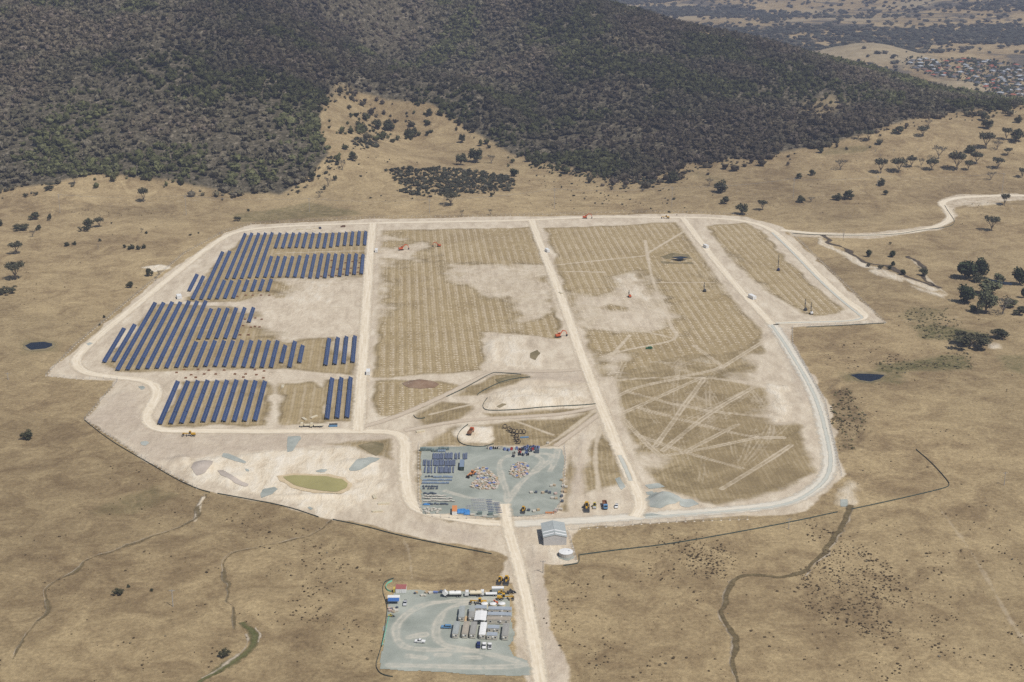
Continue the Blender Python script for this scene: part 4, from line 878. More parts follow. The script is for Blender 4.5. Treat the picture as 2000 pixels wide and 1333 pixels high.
# brown tussocks over the paddocks
TU = [blob_variant(40 + i, 10, 1) for i in range(4)]
X = []; Y = []
for t, dd in [([(1580,1085),(1700,1060),(1760,1130),(1740,1260),(1640,1230),(1560,1200)], .11), ([(1790,1060),(1830,1100),(1900,1333),(1800,1333),(1820,1200)], .06), ([(1920,1250),(2000,1230),(2000,1310),(1930,1310)], .1), ([(1340,1060),(1450,1090),(1440,1130),(1350,1110)], .14), ([(1560,1010),(1620,1010),(1620,1060),(1570,1060)], .05),
              ([(1700,1000),(1960,950),(2100,1420),(1640,1420)], .007), ([(1120,1110),(1640,1020),(1600,1420),(1120,1420)], .007), ([(1555,650),(1720,650),(1700,740),(1620,740)], .012), ([(1625,770),(1660,760),(1690,830),(1680,870),(1640,880)], .16), ([(1720,690),(1890,690),(1900,718),(1700,728)], .03), ([(1770,600),(1850,610),(1920,660),(1800,660)], .03), ([(560,1060),(760,1070),(740,1230),(580,1230)], .035), ([(1300,1030),(1420,1060),(1400,1120),(1290,1140),(1250,1090)], .05), ([(1640,1050),(1700,1040),(1800,1180),(1780,1330),(1720,1330)], .03), ([(1080,1120),(1180,1130),(1180,1330),(1110,1330)], .03), ([(200,900),(620,1020),(600,1080),(300,1050),(100,980)], .008), ([(-60,1000),(740,1150),(740,1420),(-60,1420)], .006), ([(420,990),(600,1010),(620,1040),(430,1060)], .02), ([(150,405),(350,405),(340,425),(150,425)], .012), ([(1000,300),(1350,330),(1350,420),(1000,420)], .0035), ([(1350,300),(2000,250),(2000,480),(1400,400)], .0012), ([(0,420),(440,440),(150,700),(-50,700)], .0012), ([(1640,640),(2000,560),(2000,950),(1660,950)], .0025), ([(1060,1150),(1120,1110),(1130,1420),(1090,1420)], .015)]:
    a, b = scatter_px(t, dd, hill=min(q[1] for q in t) < 460); X.append(a); Y.append(b)
X = np.concatenate(X); Y = np.concatenate(Y); n = len(X); X = np.concatenate([X, X + rng.normal(size=len(X)) * 4]); Y = np.concatenate([Y, Y + rng.normal(size=len(Y)) * 4]); kp = fbm(X, Y, 20, 3) > .42; X = X[kp]; Y = Y[kp]; n = len(X); hh = .25 + .5 * rng.random(n) ** 2.5
mass("tussock_grass", X, Y, hh * (1.3 + .9 * rng.random(n)), hh, tints(n, (.105, .078, .045), .35, .05), M_FOREST, TU, "dark brown tussocks dotted over the dry paddocks", -.08)
print("tussocks", n)
# woodland on the plain far beyond the hill
N1 = 46000; yy = np.sqrt(rng.random(N1) * (7600.0 ** 2 - 2950.0 ** 2) + 2950.0 ** 2); xx = (.0 + rng.random(N1) * .44) * yy
zz = hgt(xx, yy); f1 = fbm(xx, yy * .8, 420, 4); hillc = ((xx - 905) / 190) ** 2 + ((yy - 3660) / 200) ** 2 < 1; 
sq = proj(xx, yy, zz); town = (sq[0] > 1755) & (sq[1] > 105) & (sq[1] < 225); kp = ~town & (rng.random(N1) < np.where(fbm(xx * .5, yy, 330, 4) > .475, .9, .10)) & ~(hillc & (rng.random(N1) < .75)); xx, yy, zz = xx[kp], yy[kp], zz[kp]; n = len(xx)
hh = 5 + 6 * rng.random(n)
mass("distant_woodland", xx, yy, hh * (1.2 + 1.0 * rng.random(n)), hh, tints(n, (.062, .062, .046), .3, .1), M_FOREST, [blob_variant(60 + i, 6, 1) for i in range(4)], "woodland scattered over the far plain", -.5, zz)

# ------------------------------------------------------------------ materials of built things
def paint(n, c, rough=.45, var=.10): return simple(n, c, rough, var, 1.2, 0, .4)
M_WHITE = paint("white painted metal", (.78, .78, .76)); M_CREAM = paint("cream painted tank", (.70, .62, .45)); M_YEL = paint("machine yellow", (.62, .36, .035)); M_YEL2 = paint("pale machine yellow", (.60, .48, .10)); M_ORG = paint("machine orange red", (.58, .12, .035)); M_ORG2 = paint("bright orange", (.66, .27, .10))
M_BLUE = paint("sky blue paint", (.13, .28, .47)); M_NAVY = paint("dark navy paint", (.025, .035, .12)); M_SILV = paint("silver paint", (.55, .56, .57)); M_BROWN = paint("rusty brown paint", (.25, .12, .06)); M_RED = paint("red paint", (.50, .05, .04)); M_GREENP = paint("green paint", (.05, .2, .09)); M_TARP = simple("blue tarpaulin", (.06, .22, .50), .6, .25, .8)
M_BLACK = simple("black rubber", (.02, .02, .022), .85, .1); M_GLASS = simple("dark vehicle glass", (.015, .02, .025), .15, 0, 1, 0, .6); M_STEEL = simple("galvanised steel", (.42, .44, .46), .5, .12, 2, .2); M_DSTEEL = simple("dark steel", (.07, .072, .075), .6, .2)
M_ZINC = simple("zinc grey roof sheet", (.40, .43, .42), .5, .06, .4); M_WALLG = simple("grey wall sheet", (.52, .51, .495), .6, .05, .4); M_HUTW = simple("beige hut wall", (.56, .52, .44), .7, .08, .8); M_HUTR = simple("grey green hut roof", (.36, .385, .37), .6, .08, .5); M_HUTT = simple("tan hut roof", (.40, .355, .29), .7, .10, .5); M_HUTG = simple("stone grey hut roof", (.33, .325, .30), .7, .08, .5); M_HUTB = simple("blue grey hut roof", (.37, .41, .45), .55, .08, .5)
M_TIMB = simple("pale timber", (.50, .37, .22), .85, .2, 2.5); M_CARD = simple("tan cardboard", (.50, .40, .28), .9, .15, 2); M_CARDW = simple("off white carton", (.58, .54, .46), .85, .12, 2); M_CARDB = simple("blue plastic wrap", (.18, .24, .46), .5, .25, 2); M_CARDP = simple("pinkish carton", (.56, .42, .36), .85, .2, 2)
M_RAIL = simple("blue grey rail steel", (.17, .20, .28), .5, .22, 2.5, .1, .35); M_RAILG = simple("grey green crate", (.17, .22, .21), .7, .2, 2); M_SHEET = simple("blue grey sheet packs", (.22, .28, .36), .5, .2, 2.2); M_DARK = simple("dark slate pack", (.10, .12, .15), .7, .25, 2); M_CONC = simple("pale concrete", (.52, .49, .44), .9, .12, 1.5)
M_SILT = simple("dark green silt cloth", (.06, .085, .075), .9, .2, .6); M_TEALC = simple("mint green barrier mesh", (.22, .62, .46), .8, .15, .6); M_POLE = simple("grey timber pole", (.42, .40, .37), .9, .12, .6); M_WIRE = simple("fence wire", (.30, .30, .30), .6, 0); M_REDROOF = simple("faded red roof", (.36, .13, .12), .8, .1); M_ROOFT = [simple("house roof " + n, c, .7, .15, .3) for n, c in (("terracotta red", (.36, .12, .07)), ("slate grey", (.12, .13, .15)), ("pale grey", (.42, .44, .46)), ("brown", (.20, .13, .09)))]
def m_panel():
    T = NT("solar module glass"); uv = T.n("ShaderNodeUVMap").outputs[0]; s = T.n("ShaderNodeSeparateXYZ"); T.l(uv, s.inputs[0])
    def line(c, pitch, w):
        f = T.math('MODULO', c, pitch); return T.math('MAXIMUM', T.math('LESS_THAN', f, w), T.math('GREATER_THAN', f, pitch - w))
    g = T.math('MAXIMUM', line(s.outputs[0], 1.66, .075), T.math('MULTIPLY', line(s.outputs[1], 1.0, .03), .8))
    v = T.n("ShaderNodeTexWhiteNoise"); v.noise_dimensions = '2D'; fl = T.n("ShaderNodeVectorMath", operation='FLOOR'); T.l(uv, fl.inputs[0]); T.l(fl.outputs[0], v.inputs['Vector'])
    base = T.n("ShaderNodeRGB"); base.outputs[0].default_value = (.030, .050, .125, 1)
    oi = T.n('ShaderNodeObjectInfo'); c = T.mix(g, T.mul(T.mul(base.outputs[0], T.mr(v.outputs['Value'], 0, 1, .90, 1.12)), T.mr(oi.outputs['Random'], 0, 1, .84, 1.2)), (.17, .21, .30))
    T.col(c); T.b.inputs['Roughness'].default_value = .25; T.b.inputs['Specular IOR Level'].default_value = .5; return T.m
M_PANEL = m_panel()

# ------------------------------------------------------------------ solar panel rows
TILT = math.radians(26); SLW = 3.32; PW = SLW * math.cos(TILT); PH = SLW * math.sin(TILT); LOWZ = .65
def panel_mesh(L):
    a = (-PW / 2, LOWZ + PH); b = (PW / 2, LOWZ); t = .07; nx, nz = math.sin(TILT) * t, math.cos(TILT) * t
    V = []; 
    for y in (0, L):
        V += [(a[0] + nx, y, a[1] + nz), (b[0] + nx, y, b[1] + nz), (b[0], y, b[1]), (a[0], y, a[1])]
    F = [(0, 1, 5, 4), (1, 2, 6, 5), (2, 3, 7, 6), (3, 0, 4, 7), (3, 2, 1, 0), (4, 5, 6, 7)]
    me = bpy.data.meshes.new("module_table"); me.from_pydata(V, [], F); me.materials.append(M_PANEL); me.materials.append(M_DSTEEL); me.polygons.foreach_set("material_index", [0, 1, 1, 1, 1, 1])
    ul = me.uv_layers.new(name="UVMap"); uv = np.zeros((24, 2), np.float32); uv[:4] = [(0, 0), (SLW, 0), (SLW, L), (0, L)]; ul.data.foreach_set("uv", uv.ravel()); me.update(); return me
_pm = {}
def solar_row(pxb, pyb, pyt, label, group, n=None):
    x, y = G(pxb, pyb); 
    lo, hi = 0.0, 900.0
    for _ in range(40):
        m = (lo + hi) / 2
        if proj(x + RDIR[0] * m, y + RDIR[1] * m, 1.3)[1] > pyt: lo = m
        else: hi = m
    L = lo; seg = max(1, round(L / 24.0)) if n is None else n; sl_ = round(L / seg - .45, 1); t = thing("solar_panel_row", label, "solar panel row", (x, y, 0), ROWANG, group)
    if sl_ not in _pm:
        mb = MB(); k = max(2, int(sl_ / 4.5))
        for i in range(k):
            yy_ = .4 + i * (sl_ - .8) / (k - 1); mb.bar((-PW * .34, yy_, -.1), (-PW * .34, yy_, LOWZ + PH * .84), .14); mb.bar((PW * .30, yy_, -.1), (PW * .30, yy_, LOWZ + PH * .2), .14); mb.bar((-PW * .45, yy_, LOWZ + PH * .95 - .09), (PW * .45, yy_, LOWZ + PH * .05 - .09), .1); mb.bar((-PW * .34, yy_, .5), (PW * .1, yy_, LOWZ + PH * .36), .07)
        for f in (.2, .5, .8): mb.bar((-PW / 2 + PW * f, 0, LOWZ + PH * (1 - f) - .05), (-PW / 2 + PW * f, sl_, LOWZ + PH * (1 - f) - .05), .09)
        fo = mb.build("support_frame", M_STEEL); fm = fo.data; bpy.data.objects.remove(fo); _pm[sl_] = (panel_mesh(sl_), fm)
    for i in range(seg):
        o = bpy.data.objects.new("module_table", _pm[sl_][0]); COL.objects.link(o); o.parent = t; o.location = (0, i * L / seg + .2, (random.random() - .5) * .12)
        f = bpy.data.objects.new("support_frame", _pm[sl_][1]); COL.objects.link(f); f.parent = o
Z4 = lambda a, b: (350 + a / 4, 400 + b / 4)
Z3 = lambda a, b: (150 + a * .3, 600 + b * .3)
ZB = lambda a, b: (a / 4, 300 + b / 4)
def bank(phrase, lst):
    lst = sorted(lst)
    for i, (bx, by, ty) in enumerate(lst): solar_row(bx, by, ty, f"blue solar panel row, {nth(i, len(lst))} in {phrase}", "rows of blue solar panels")
bank("the short bank nearest the top road", [(*Z4(a, b), 400 + t / 4) for a, b, t in [(752,347,220),(808,347,220),(862,345,220),(915,343,218),(968,345,218),(1023,347,220),(1078,347,220),(1132,347,222),(1185,340,220),(1238,333,218),(1292,328,213),(1345,327,210),(1398,325,207),(1450,324,207)]])
bank("the five long rows at top left", [(*Z4(a, b), 400 + t / 4) for a, b, t in [(370,588,225),(428,585,222),(488,585,222),(548,580,220),(608,578,218)]])
bank("the second bank from the top road", [(*Z4(a, b), 400 + t / 4) for a, b, t in [(670,576,403),(728,575,403),(785,574,403),(845,574,403),(903,575,397),(963,580,392),(1022,582,386),(1080,583,382),(1138,580,381),(1196,574,383),(1254,570,385),(1312,561,385),(1368,555,383),(1425,549,387)]])
bank("the upper rows along the left road", [(*Z4(a, b), 400 + t / 4) for a, b, t in [(78,683,543),(104,750,557),(170,750,367),(232,747,362)]])
bank("the short bank in the upper middle", [(*Z4(a, b), 400 + t / 4) for a, b, t in [(295,745,590),(357,742,592),(422,740,588),(506,685,588),(568,685,586),(630,682,583),(692,684,580)]])
bank("the seven longest rows at left", [(*Z3(a, b), t) for (a, b), t in zip([(265,420),(330,417),(395,413),(458,410),(520,407),(583,405),(648,402)], [591,591,590,590,588,588,587.5])])
bank("the middle bank above the pale strip", [(*Z4(a, b), 400 + t / 4) for a, b, t in [(152,1060,812),(222,1058,810),(290,1056,808),(360,1056,806),(430,1057,804),(545,928,803)]])
bank("the wide bank below the middle", [(*Z3(a, b), 600 + t * .3) for a, b, t in [(710,398,225),(775,396,222),(837,395,218),(900,395,218),(960,396,218),(1022,398,216),(1085,400,217),(1143,402,217),(1205,402,217),(1265,402,218),(1332,371,247),(1385,402,222),(1450,371,248)]])
bank("the group of four beside the middle road", [(*Z3(a, b), 600 + t * .3) for a, b, t in [(1620,387,203),(1680,381,197),(1738,376,190),(1797,369,186)]])
bank("the pair at the far left corner", [(*Z3(a, b), 600 + t * .3) for a, b, t in [(178,368,137),(240,363,112)]])
bank("the nearest bank by the bottom road", [(*Z3(a, b), 600 + t * .3) for a, b, t in [(540,772,482),(612,769,480),(682,765,478),(752,760,476),(822,757,476),(890,755,475),(957,754,474),(1025,754,474),(1092,752,478),(1160,750,481)]])
bank("the nearest group of three by the road", [(*Z3(a, b), 600 + t * .3) for a, b, t in [(1630,737,460),(1695,733,458),(1760,730,456)]])

# pale drill spoil in the unbuilt fields
def spoil():
    R = np.array(RDIR); E = np.array(EDIR); cx = []; 
    polys = [world_poly(p) for p in (FIELDS[5], FIELDS[7], FIELDS[10], FIELDS[6], [(520,590),(560,545),(706,545),(700,660),(600,660),(500,610)], [(350,722),(560,722),(560,742),(352,742)], [(1300,650),(1460,615),(1485,660),(1440,670),(1320,672)], [(870,512),(1060,515),(1095,640),(1010,650),(985,590)], [(1108,572),(1190,545),(1290,570),(1330,645),(1130,655)])]
    for w in polys:
        s_ = w @ E; t_ = w @ R; S, T_ = np.meshgrid(np.arange(np.floor(s_.min() / 7) * 7, s_.max(), 7.0), np.arange(np.floor(t_.min() / 4.2) * 4.2, t_.max(), 4.2))
        for off in (0, 2.1):
            q = (S.ravel() + off)[:, None] * E + T_.ravel()[:, None] * R + rng.normal(size=(S.size, 2)) * .25
            k = (sdist(w, q[:, 0], q[:, 1]) > 2) & (rng.random(len(q)) < .35 + .6 * sstep(.3, .5, fbm(q[:, 0], q[:, 1], 60, 3))); cx.append(q[k])
    q = np.concatenate(cx); key = np.round(q / 1.6).astype(int); _, u = np.unique(key[:, 0] * 100003 + key[:, 1], return_index=True); q = q[u]; n = len(q)
    a = np.arange(6) * math.pi / 3; base = np.concatenate([np.stack([np.cos(a), np.sin(a), np.zeros(6)], 1), [[0, 0, 1]]]); F0 = np.array([[i, (i + 1) % 6, 6] for i in range(6)])
    sx = .75 + .55 * rng.random(n); sy = .38 + .28 * rng.random(n); sz = .10 + .14 * rng.random(n); L = base[None] * np.stack([sx, sy, sz], 1)[:, None, :]
    V = np.stack([q[:, None, 0] + L[..., 0] * E[0] + L[..., 1] * R[0], q[:, None, 1] + L[..., 0] * E[1] + L[..., 1] * R[1], L[..., 2] + hgt(q[:, 0], q[:, 1])[:, None] - .02], -1).reshape(-1, 3)
    kind(mesh_np("drill_spoil", V, (F0[None] + (np.arange(n) * 7)[:, None, None]).reshape(-1, 3), simple("pale drill spoil", (.66, .565, .43), .95, .12, .3)), "stuff", "rows of small pale soil heaps at the drilled pile holes")
    print("spoil", n)
spoil()

# ------------------------------------------------------------------ vehicles and machines (forward is +y)
def wheels(t, lst, r, w=.28):
    for x, y in lst:
        mb = MB(); mb.tube((x - w / 2, y, r), (x + w / 2, y, r), r, n=12); o = mb.build("wheel", M_BLACK, t)
        h = MB(); h.tube((x - w / 2 - .01, y, r), (x + w / 2 + .01, y, r), r * .5, n=8); h.build("rim", M_STEEL, o)
def start(nm, lab, cat, px, py, rz, grp): return thing(nm, lab, cat, P(px, py) + Vector((0, 0, .16)), rz, grp)
def ute(px, py, rz, col, lab, style='ute', grp="parked cars and utes"):
    t = start("parked_ute" if style == 'ute' else "parked_car", lab, "ute" if style == 'ute' else "car", px, py, rz, grp); b = MB()
    Lh = 2.6; prof = [(-Lh, .45), (Lh, .42), (Lh + .02, .8), (Lh - .1, 1.02), (1.25, 1.14), (-Lh, 1.08)]
    b.prism(prof, -.9, .9, 0, 'x'); b.build("body", col, t)
    back = {'ute': -.75, 'wagon': -2.45, 'hatch': -2.2}[style]; c = MB(); c.prism([(1.3, 1.12), (.55, 1.72), (back + .25, 1.76), (back, 1.1)], -.78, .78, 0, 'x'); cab = c.build("window", M_GLASS, t)
    r = MB(); r.prism([(.62, 1.70), (.5, 1.79), (back + .35, 1.81), (back + .22, 1.74)], -.74, .74, 0, 'x')
    for s in (-1, 1):
        for yy_ in ((.1, back + .2) if style == 'ute' else (.1, -1.0, back + .2)): r.bar((s * .79, yy_, 1.1), (s * .76, yy_, 1.75), .1)
    r.build("roof", col, t)
    if style == 'ute':
        d = MB(); d.box((0, -1.72, 1.1), (1.5, 1.6, .06)); d.build("tray", M_DSTEEL if random.random() < .6 else M_WHITE, t)
    wheels(t, [(-.8, 1.65), (.8, 1.65), (-.8, -1.6), (.8, -1.6)], .38); return t
def truck(px, py, rz, kindn, cabcol, loadmat, lab, tilt=False):
    t = start("work_truck", lab, "truck", px, py, rz, "trucks in the site compound"); c = MB(); c.box((0, -.6, .85), (1.0, 8.2, .3)); c.build("chassis", M_DSTEEL, t)
    b = MB(); 
    if tilt: b.box((0, 3.9, 2.2), (2.4, 1.9, 2.2), rx=-.75)
    else: b.prism([(2.3, .9), (4.3, .8), (4.3, 1.9), (3.95, 2.9), (2.3, 3.0)], -1.2, 1.2, 0, 'x')
    cab = b.build("cab", cabcol, t); w = MB(); 
    if tilt: w.box((0, 4.55, 1.75), (2.0, .9, .5), rx=-.75)
    else: w.prism([(4.32, 1.95), (4.03, 2.75), (3.97, 2.75), (4.25, 1.95)], -1.0, 1.0, 0, 'x')
    w.build("windscreen", M_GLASS, cab)
    l = MB()
    if kindn == 'tank':
        n = 14; prof = [(1.2 * math.cos(2 * math.pi * i / n), 2.05 + 1.0 * math.sin(2 * math.pi * i / n)) for i in range(n)]; l.prism(prof, -4.4, 1.6, 0, 'y'); l.box((0, -1.4, 3.08), (.6, 4.6, .12), 0); l.build("water_tank", loadmat, t)
        h = MB(); h.tube((0, -1.4, 3.1), (0, -1.4, 3.3), .35); h.build("hatch", M_DSTEEL, t)
    elif kindn == 'tipper':
        l.box((0, -1.5, 1.15), (2.4, 5.8, .2)); l.box((0, 1.4, 2.0), (2.4, .12, 1.6)); l.box((0, -4.4, 1.8), (2.4, .12, 1.2))
        for s in (-1, 1): l.box((s * 1.2, -1.5, 1.85), (.12, 5.8, 1.3))
        l.build("tipper_body", loadmat, t)
    else:
        l.box((0, -1.5, 1.2), (2.4, 5.8, .22)); l.box((0, 1.5, 1.7), (2.4, .1, 1.0)); l.build("tray", loadmat, t)
    wheels(t, [(-1, 3.1), (1, 3.1), (-1, -2.4), (1, -2.4), (-1, -3.6), (1, -3.6)], .5, .4); return t
def cabin(t, c, d, col):
    m = MB(); m.box(c, d, 0, taper=.85); o = m.build("cab", M_GLASS, t); r = MB(); r.box((c[0], c[1], c[2] + d[2] / 2 + .05), (d[0], d[1], .12))
    for sx in (-1, 1):
        for sy in (-1, 1): r.bar((c[0] + sx * d[0] * .49, c[1] + sy * d[1] * .49, c[2] - d[2] / 2), (c[0] + sx * d[0] * .43, c[1] + sy * d[1] * .43, c[2] + d[2] / 2), .12)
    r.build("cab_frame", col, o)
def loader(px, py, rz, col, lab, s=1.0, tele=False):
    t = start("wheel_loader" if not tele else "telehandler", lab, "loader" if not tele else "telehandler", px, py, rz, "earthmoving machines"); b = MB(); b.box((0, -1.6, 1.35), (1.9, 2.8, 1.1), taper=.92); b.box((0, .7, 1.1), (1.2, 2.0, .7)); b.build("body", col, t)
    cabin(t, (0, -.4, 2.35), (1.4, 1.3, 1.5), col)
    a = MB()
    if tele: a.bar((.6, -2.2, 2.3), (.5, 4.6, 1.4), .4)
    else:
        for q in (-.5, .5): a.bar((q, .6, 1.8), (q, 2.7, .7), .22, .3)
    arm = a.build("boom" if tele else "lift_arm", col if tele else M_DSTEEL, t)
    k = MB(); y0 = 4.6 if tele else 2.6; k.prism([(y0, 1.3), (y0 + .15, .2), (y0 + 1.1, .15), (y0 + .25, .35), (y0 + .12, 1.3)], -1.3, 1.3, 0, 'x'); k.build("bucket" if not tele else "fork_carriage", M_DSTEEL if not tele else M_BLACK, arm)
    wheels(t, [(-1, 1.3), (1, 1.3), (-1, -1.7), (1, -1.7)], .78, .55); t.scale = (s, s, s); return t
def grader(px, py, rz, col, lab):
    t = start("motor_grader", lab, "grader", px, py, rz, "earthmoving machines"); b = MB(); b.box((0, -2.6, 1.5), (1.6, 3.0, 1.2), taper=.9); b.bar((0, -1.2, 1.6), (0, 4.3, 1.9), .4, .5); b.bar((0, 4.2, 1.9), (0, 4.3, .7), .3); b.bar((-1, 4.2, .7), (1, 4.2, .7), .25); b.build("body", col, t)
    cabin(t, (0, -.6, 2.4), (1.5, 1.4, 1.7), col); k = MB(); k.box((0, 1.8, .5), (3.7, .2, .65), rz=.35); k.build("blade", M_DSTEEL, t)
    wheels(t, [(-1, 4.2), (1, 4.2), (-1, -1.8), (1, -1.8), (-1, -3.4), (1, -3.4)], .65, .42); return t
def roller(px, py, rz, col, lab):
    t = start("road_roller", lab, "roller", px, py, rz, "earthmoving machines"); b = MB(); b.box((0, -1.5, 1.3), (1.7, 2.5, 1.1), taper=.9)
    for s in (-1, 1): b.bar((s * 1.05, .4, .9), (s * 1.05, 2.6, .8), .18, .4)
    b.box((0, .4, .95), (2.2, .2, .5)); b.build("body", col, t); cabin(t, (0, -.3, 2.3), (1.4, 1.2, 1.5), col); d = MB(); d.tube((-.95, 1.8, .75), (.95, 1.8, .75), .75, n=18); d.build("drum", M_STEEL, t); wheels(t, [(-.8, -1.7), (.8, -1.7)], .75, .5); return t
def tracks(t, L=3.4, g=1.05, w=.5):
    for s in (-1, 1):
        m = MB(); m.prism([(-L / 2, .35), (-L / 2 + .3, .02), (L / 2 - .3, .02), (L / 2, .35), (L / 2 - .25, .72), (-L / 2 + .25, .72)], s * g - w / 2, s * g + w / 2, 0, 'x'); m.build("track", M_BLACK, t)
def excavator(px, py, rz, col, lab, s=1.0):
    t = start("excavator", lab, "excavator", px, py, rz, "excavators on the site"); tracks(t); b = MB(); b.box((0, -.7, 1.45), (2.4, 3.2, 1.1), taper=.95); b.tube((0, 0, .6), (0, 0, .95), .7); b.build("body", col, t); cabin(t, (-.7, .7, 1.9), (.95, 1.5, 1.5), col)
    a = MB(); a.bar((.25, .6, 1.5), (.25, 2.9, 4.4), .45, .6); a.bar((.25, 2.8, 4.4), (.25, 5.2, 3.6), .4, .5); bo = a.build("boom", col, t); k = MB(); k.bar((.25, 5.1, 3.8), (.25, 6.1, 1.3), .32, .4); st = k.build("stick", col, bo)
    q = MB(); q.prism([(6.1, 1.4), (6.45, .7), (6.1, .15), (5.4, .3), (5.6, .9)], -.35, .85, 0, 'x'); q.build("bucket", M_DSTEEL, bo); t.scale = (s, s, s); return t
def rig(px, py, rz, col, lab, mast=9.0):
    t = start("piling_rig", lab, "piling rig", px, py, rz, "piling rigs in the fields"); tracks(t, 3.6, 1.0, .5); b = MB(); b.box((0, -.7, 1.35), (2.0, 2.6, 1.1)); b.box((.55, -.2, 2.1), (.8, .9, .6)); b.build("body", col, t)
    m = MB(); 
    for sx in (-.28, .28): m.bar((sx, 1.5, .3), (sx * .9, 1.35, mast), .2)
    for i in range(int(mast / 1.1)): m.bar((-.28, 1.5, .6 + i * 1.1), (.28, 1.5, 1.2 + i * 1.1), .12)
    m.bar((0, -.6, 1.8), (0, 1.35, mast * .55), .2); ms = m.build("mast", M_DSTEEL, t); h = MB(); h.box((0, 1.85, mast * .55), (.6, .6, 1.6)); h.build("hammer", M_BLACK, ms); return t
def boxy(nm, lab, cat, px, py, w, d, h, rz, wall, roofm, grp=None, doors=True, white_front=None, eave=0.0):
    """transport container or hut; px, py is the middle of its near bottom edge"""
    p = P(px, py); t = thing(nm, lab, cat, (p.x, p.y, p.z + .16), rz, grp); b = MB(); b.box((0, d / 2, h / 2), (w, d, h - .16))
    n = int(d / .6)
    for s in (-1, 1):
        for i in range(n): b.box((s * (w / 2 + .015), .3 + i * .6, h / 2), (.03, .22, h - .5))
    b.build("wall", wall, t); r = MB(); r.box((0, d / 2, h - .04), (w + .12 + eave, d + .12 + eave, .1))
    for i in range(n): r.box((0, .3 + i * .6, h + .02), (w - .2, .2, .03))
    r.build("roof", roofm, t)
    if doors:
        for s in (-1, 1): o = MB(); o.box((s * w * .24, -.03, h / 2), (w * .44, .05, h - .5)); dd = o.build("door", wall, t); k = MB(); k.bar((s * w * .1, -.08, .4), (s * w * .1, -.08, h - .4), .05); k.build("lock_rod", M_STEEL, dd)
    return t

def hut(px, py, w, d, rz, roofm, lab, side=False, wins=1):
    p = P(px, py); t = thing("site_hut", lab, "site hut", (p.x, p.y, p.z + .16), rz, "portable site huts in the car park"); h = 2.55; b = MB(); b.box((0, d / 2, h / 2 + .15), (w, d, h - .25)); b.build("wall", M_HUTW, t)
    f = MB()
    for y in (.6, d / 2, d - .6): f.box((0, y, .1), (w * .9, .3, .24))
    f.build("base_block", M_CONC, t); r = MB(); r.prism([(-w / 2 - .1, h), (w / 2 + .1, h), (w / 2 + .1, h + .08), (0, h + .2), (-w / 2 - .1, h + .08)], -.08, d + .08, 0, 'y'); 
    for i in range(int(d / .9)): r.box((0, .5 + i * .9, h + .17), (w * .96, .05, .08))
    r.build("roof", roofm, t)
    for i in range(wins):
        x = 0.15 * w if wins == 1 else -w * .34 + i * w * .68 / (wins - 1); o = MB(); o.box((x, -.03, 1.6), (.95, .06, .85)); fr = o.build("window", M_WHITE, t); g = MB(); g.box((x, -.055, 1.6), (.8, .05, .7)); g.build("pane", M_GLASS, fr)
    o = MB(); o.box((w / 2 + .03, d * .7, 1.25), (.06, .9, 2.0)); o.build("door", M_SILV, t); a = MB(); a.box((-w * .2 if wins == 1 else w * .1, -.25, 1.9), (.7, .4, .5)); a.build("air_conditioner", M_WHITE, t); return t
CZ = lambda a, b: (740 + a / 6.667, 1120 + b / 6.667)
HR = -.058
for (a0, a1, yb, rm, L, lab) in [(955,1030,855,M_HUTR,12,"long grey green roofed hut, leftmost of the front line"), (1080,1155,855,M_HUTT,12,"long tan roofed hut, second from left in the front line"), (1180,1255,858,M_HUTG,12,"long stone grey hut between tan and white roofed huts"), (1305,1385,866,M_WHITE,12,"long hut with bright white roof behind the parked cars"), (1600,1680,881,M_HUTG,12,"long stone grey hut, rightmost of the front line")]:
    (x0, y0), (x1, _) = CZ(a0, yb), CZ(a1, yb); p0 = P(x0, y0); p1 = P(x1, y0); hut((x0 + x1) / 2, y0, (p1 - p0).length, L, HR, rm, lab)
for (a0, a1, yb, rm, L, wn, lab) in [(1035,1108,636,M_HUTR,5.8,1,"short grey green hut, left column, nearer one"), (1043,1112,560,M_HUTR,5.6,1,"short grey green hut, left column, farther one"), (1168,1240,636,M_HUTG,5.8,1,"short stone grey hut left of the white canopy"), (1173,1246,560,M_HUTR,5.6,1,"short pale hut behind the hut left of the canopy"),
     (1255,1400,520,M_HUTB,3.0,2,"blue grey hut set sideways just behind the white canopy"), (1425,1725,538,M_HUTB,3.0,3,"rearmost of the three wide huts right of the canopy"), (1415,1720,610,M_HUTB,3.0,3,"middle one of the three wide huts right of canopy"), (1405,1705,672,M_HUTT,3.0,3,"tan roofed nearest of the three wide huts right of canopy"), (1405,1538,876,M_HUTB,3.0,2,"blue grey hut sideways right behind two white utes"), (1415,1565,782,M_HUTB,3.0,2,"blue grey hut sideways, second back from the utes")]:
    (x0, y0), (x1, _) = CZ(a0, yb), CZ(a1, yb); p0 = P(x0, y0); p1 = P(x1, y0); hut((x0 + x1) / 2, y0, (p1 - p0).length, L, HR, rm, lab, wins=wn)
p = P(*CZ(1128, 640)); t = tag(MB().box((0, 2.6, .35), (1.2, 5.2, .12)).box((0, .1, .2), (1.2, .1, .3)).build("walkway_deck", M_TIMB), "tan timber walkway between the short huts", "walkway"); t.location = p + Vector((0, 0, .16)); t.rotation_euler = (0, 0, HR)
p = P(*CZ(1317, 690)); t = thing("shade_canopy", "bright white flat shade canopy in the middle of huts", "canopy", p + Vector((0, 0, .16)), HR); m = MB(); m.prism([(-2.9, 3.0), (0, 3.35), (2.9, 3.0), (2.9, 3.1), (0, 3.45), (-2.9, 3.1)], 0, 9.6, 0, 'y'); m.build("canopy_roof", M_WHITE, t)
for sx in (-2.7, 2.7):
    for sy in (.2, 9.2): MB().bar((sx, sy, 0), (sx, sy, 3.05), .14).build("post", M_STEEL, t)
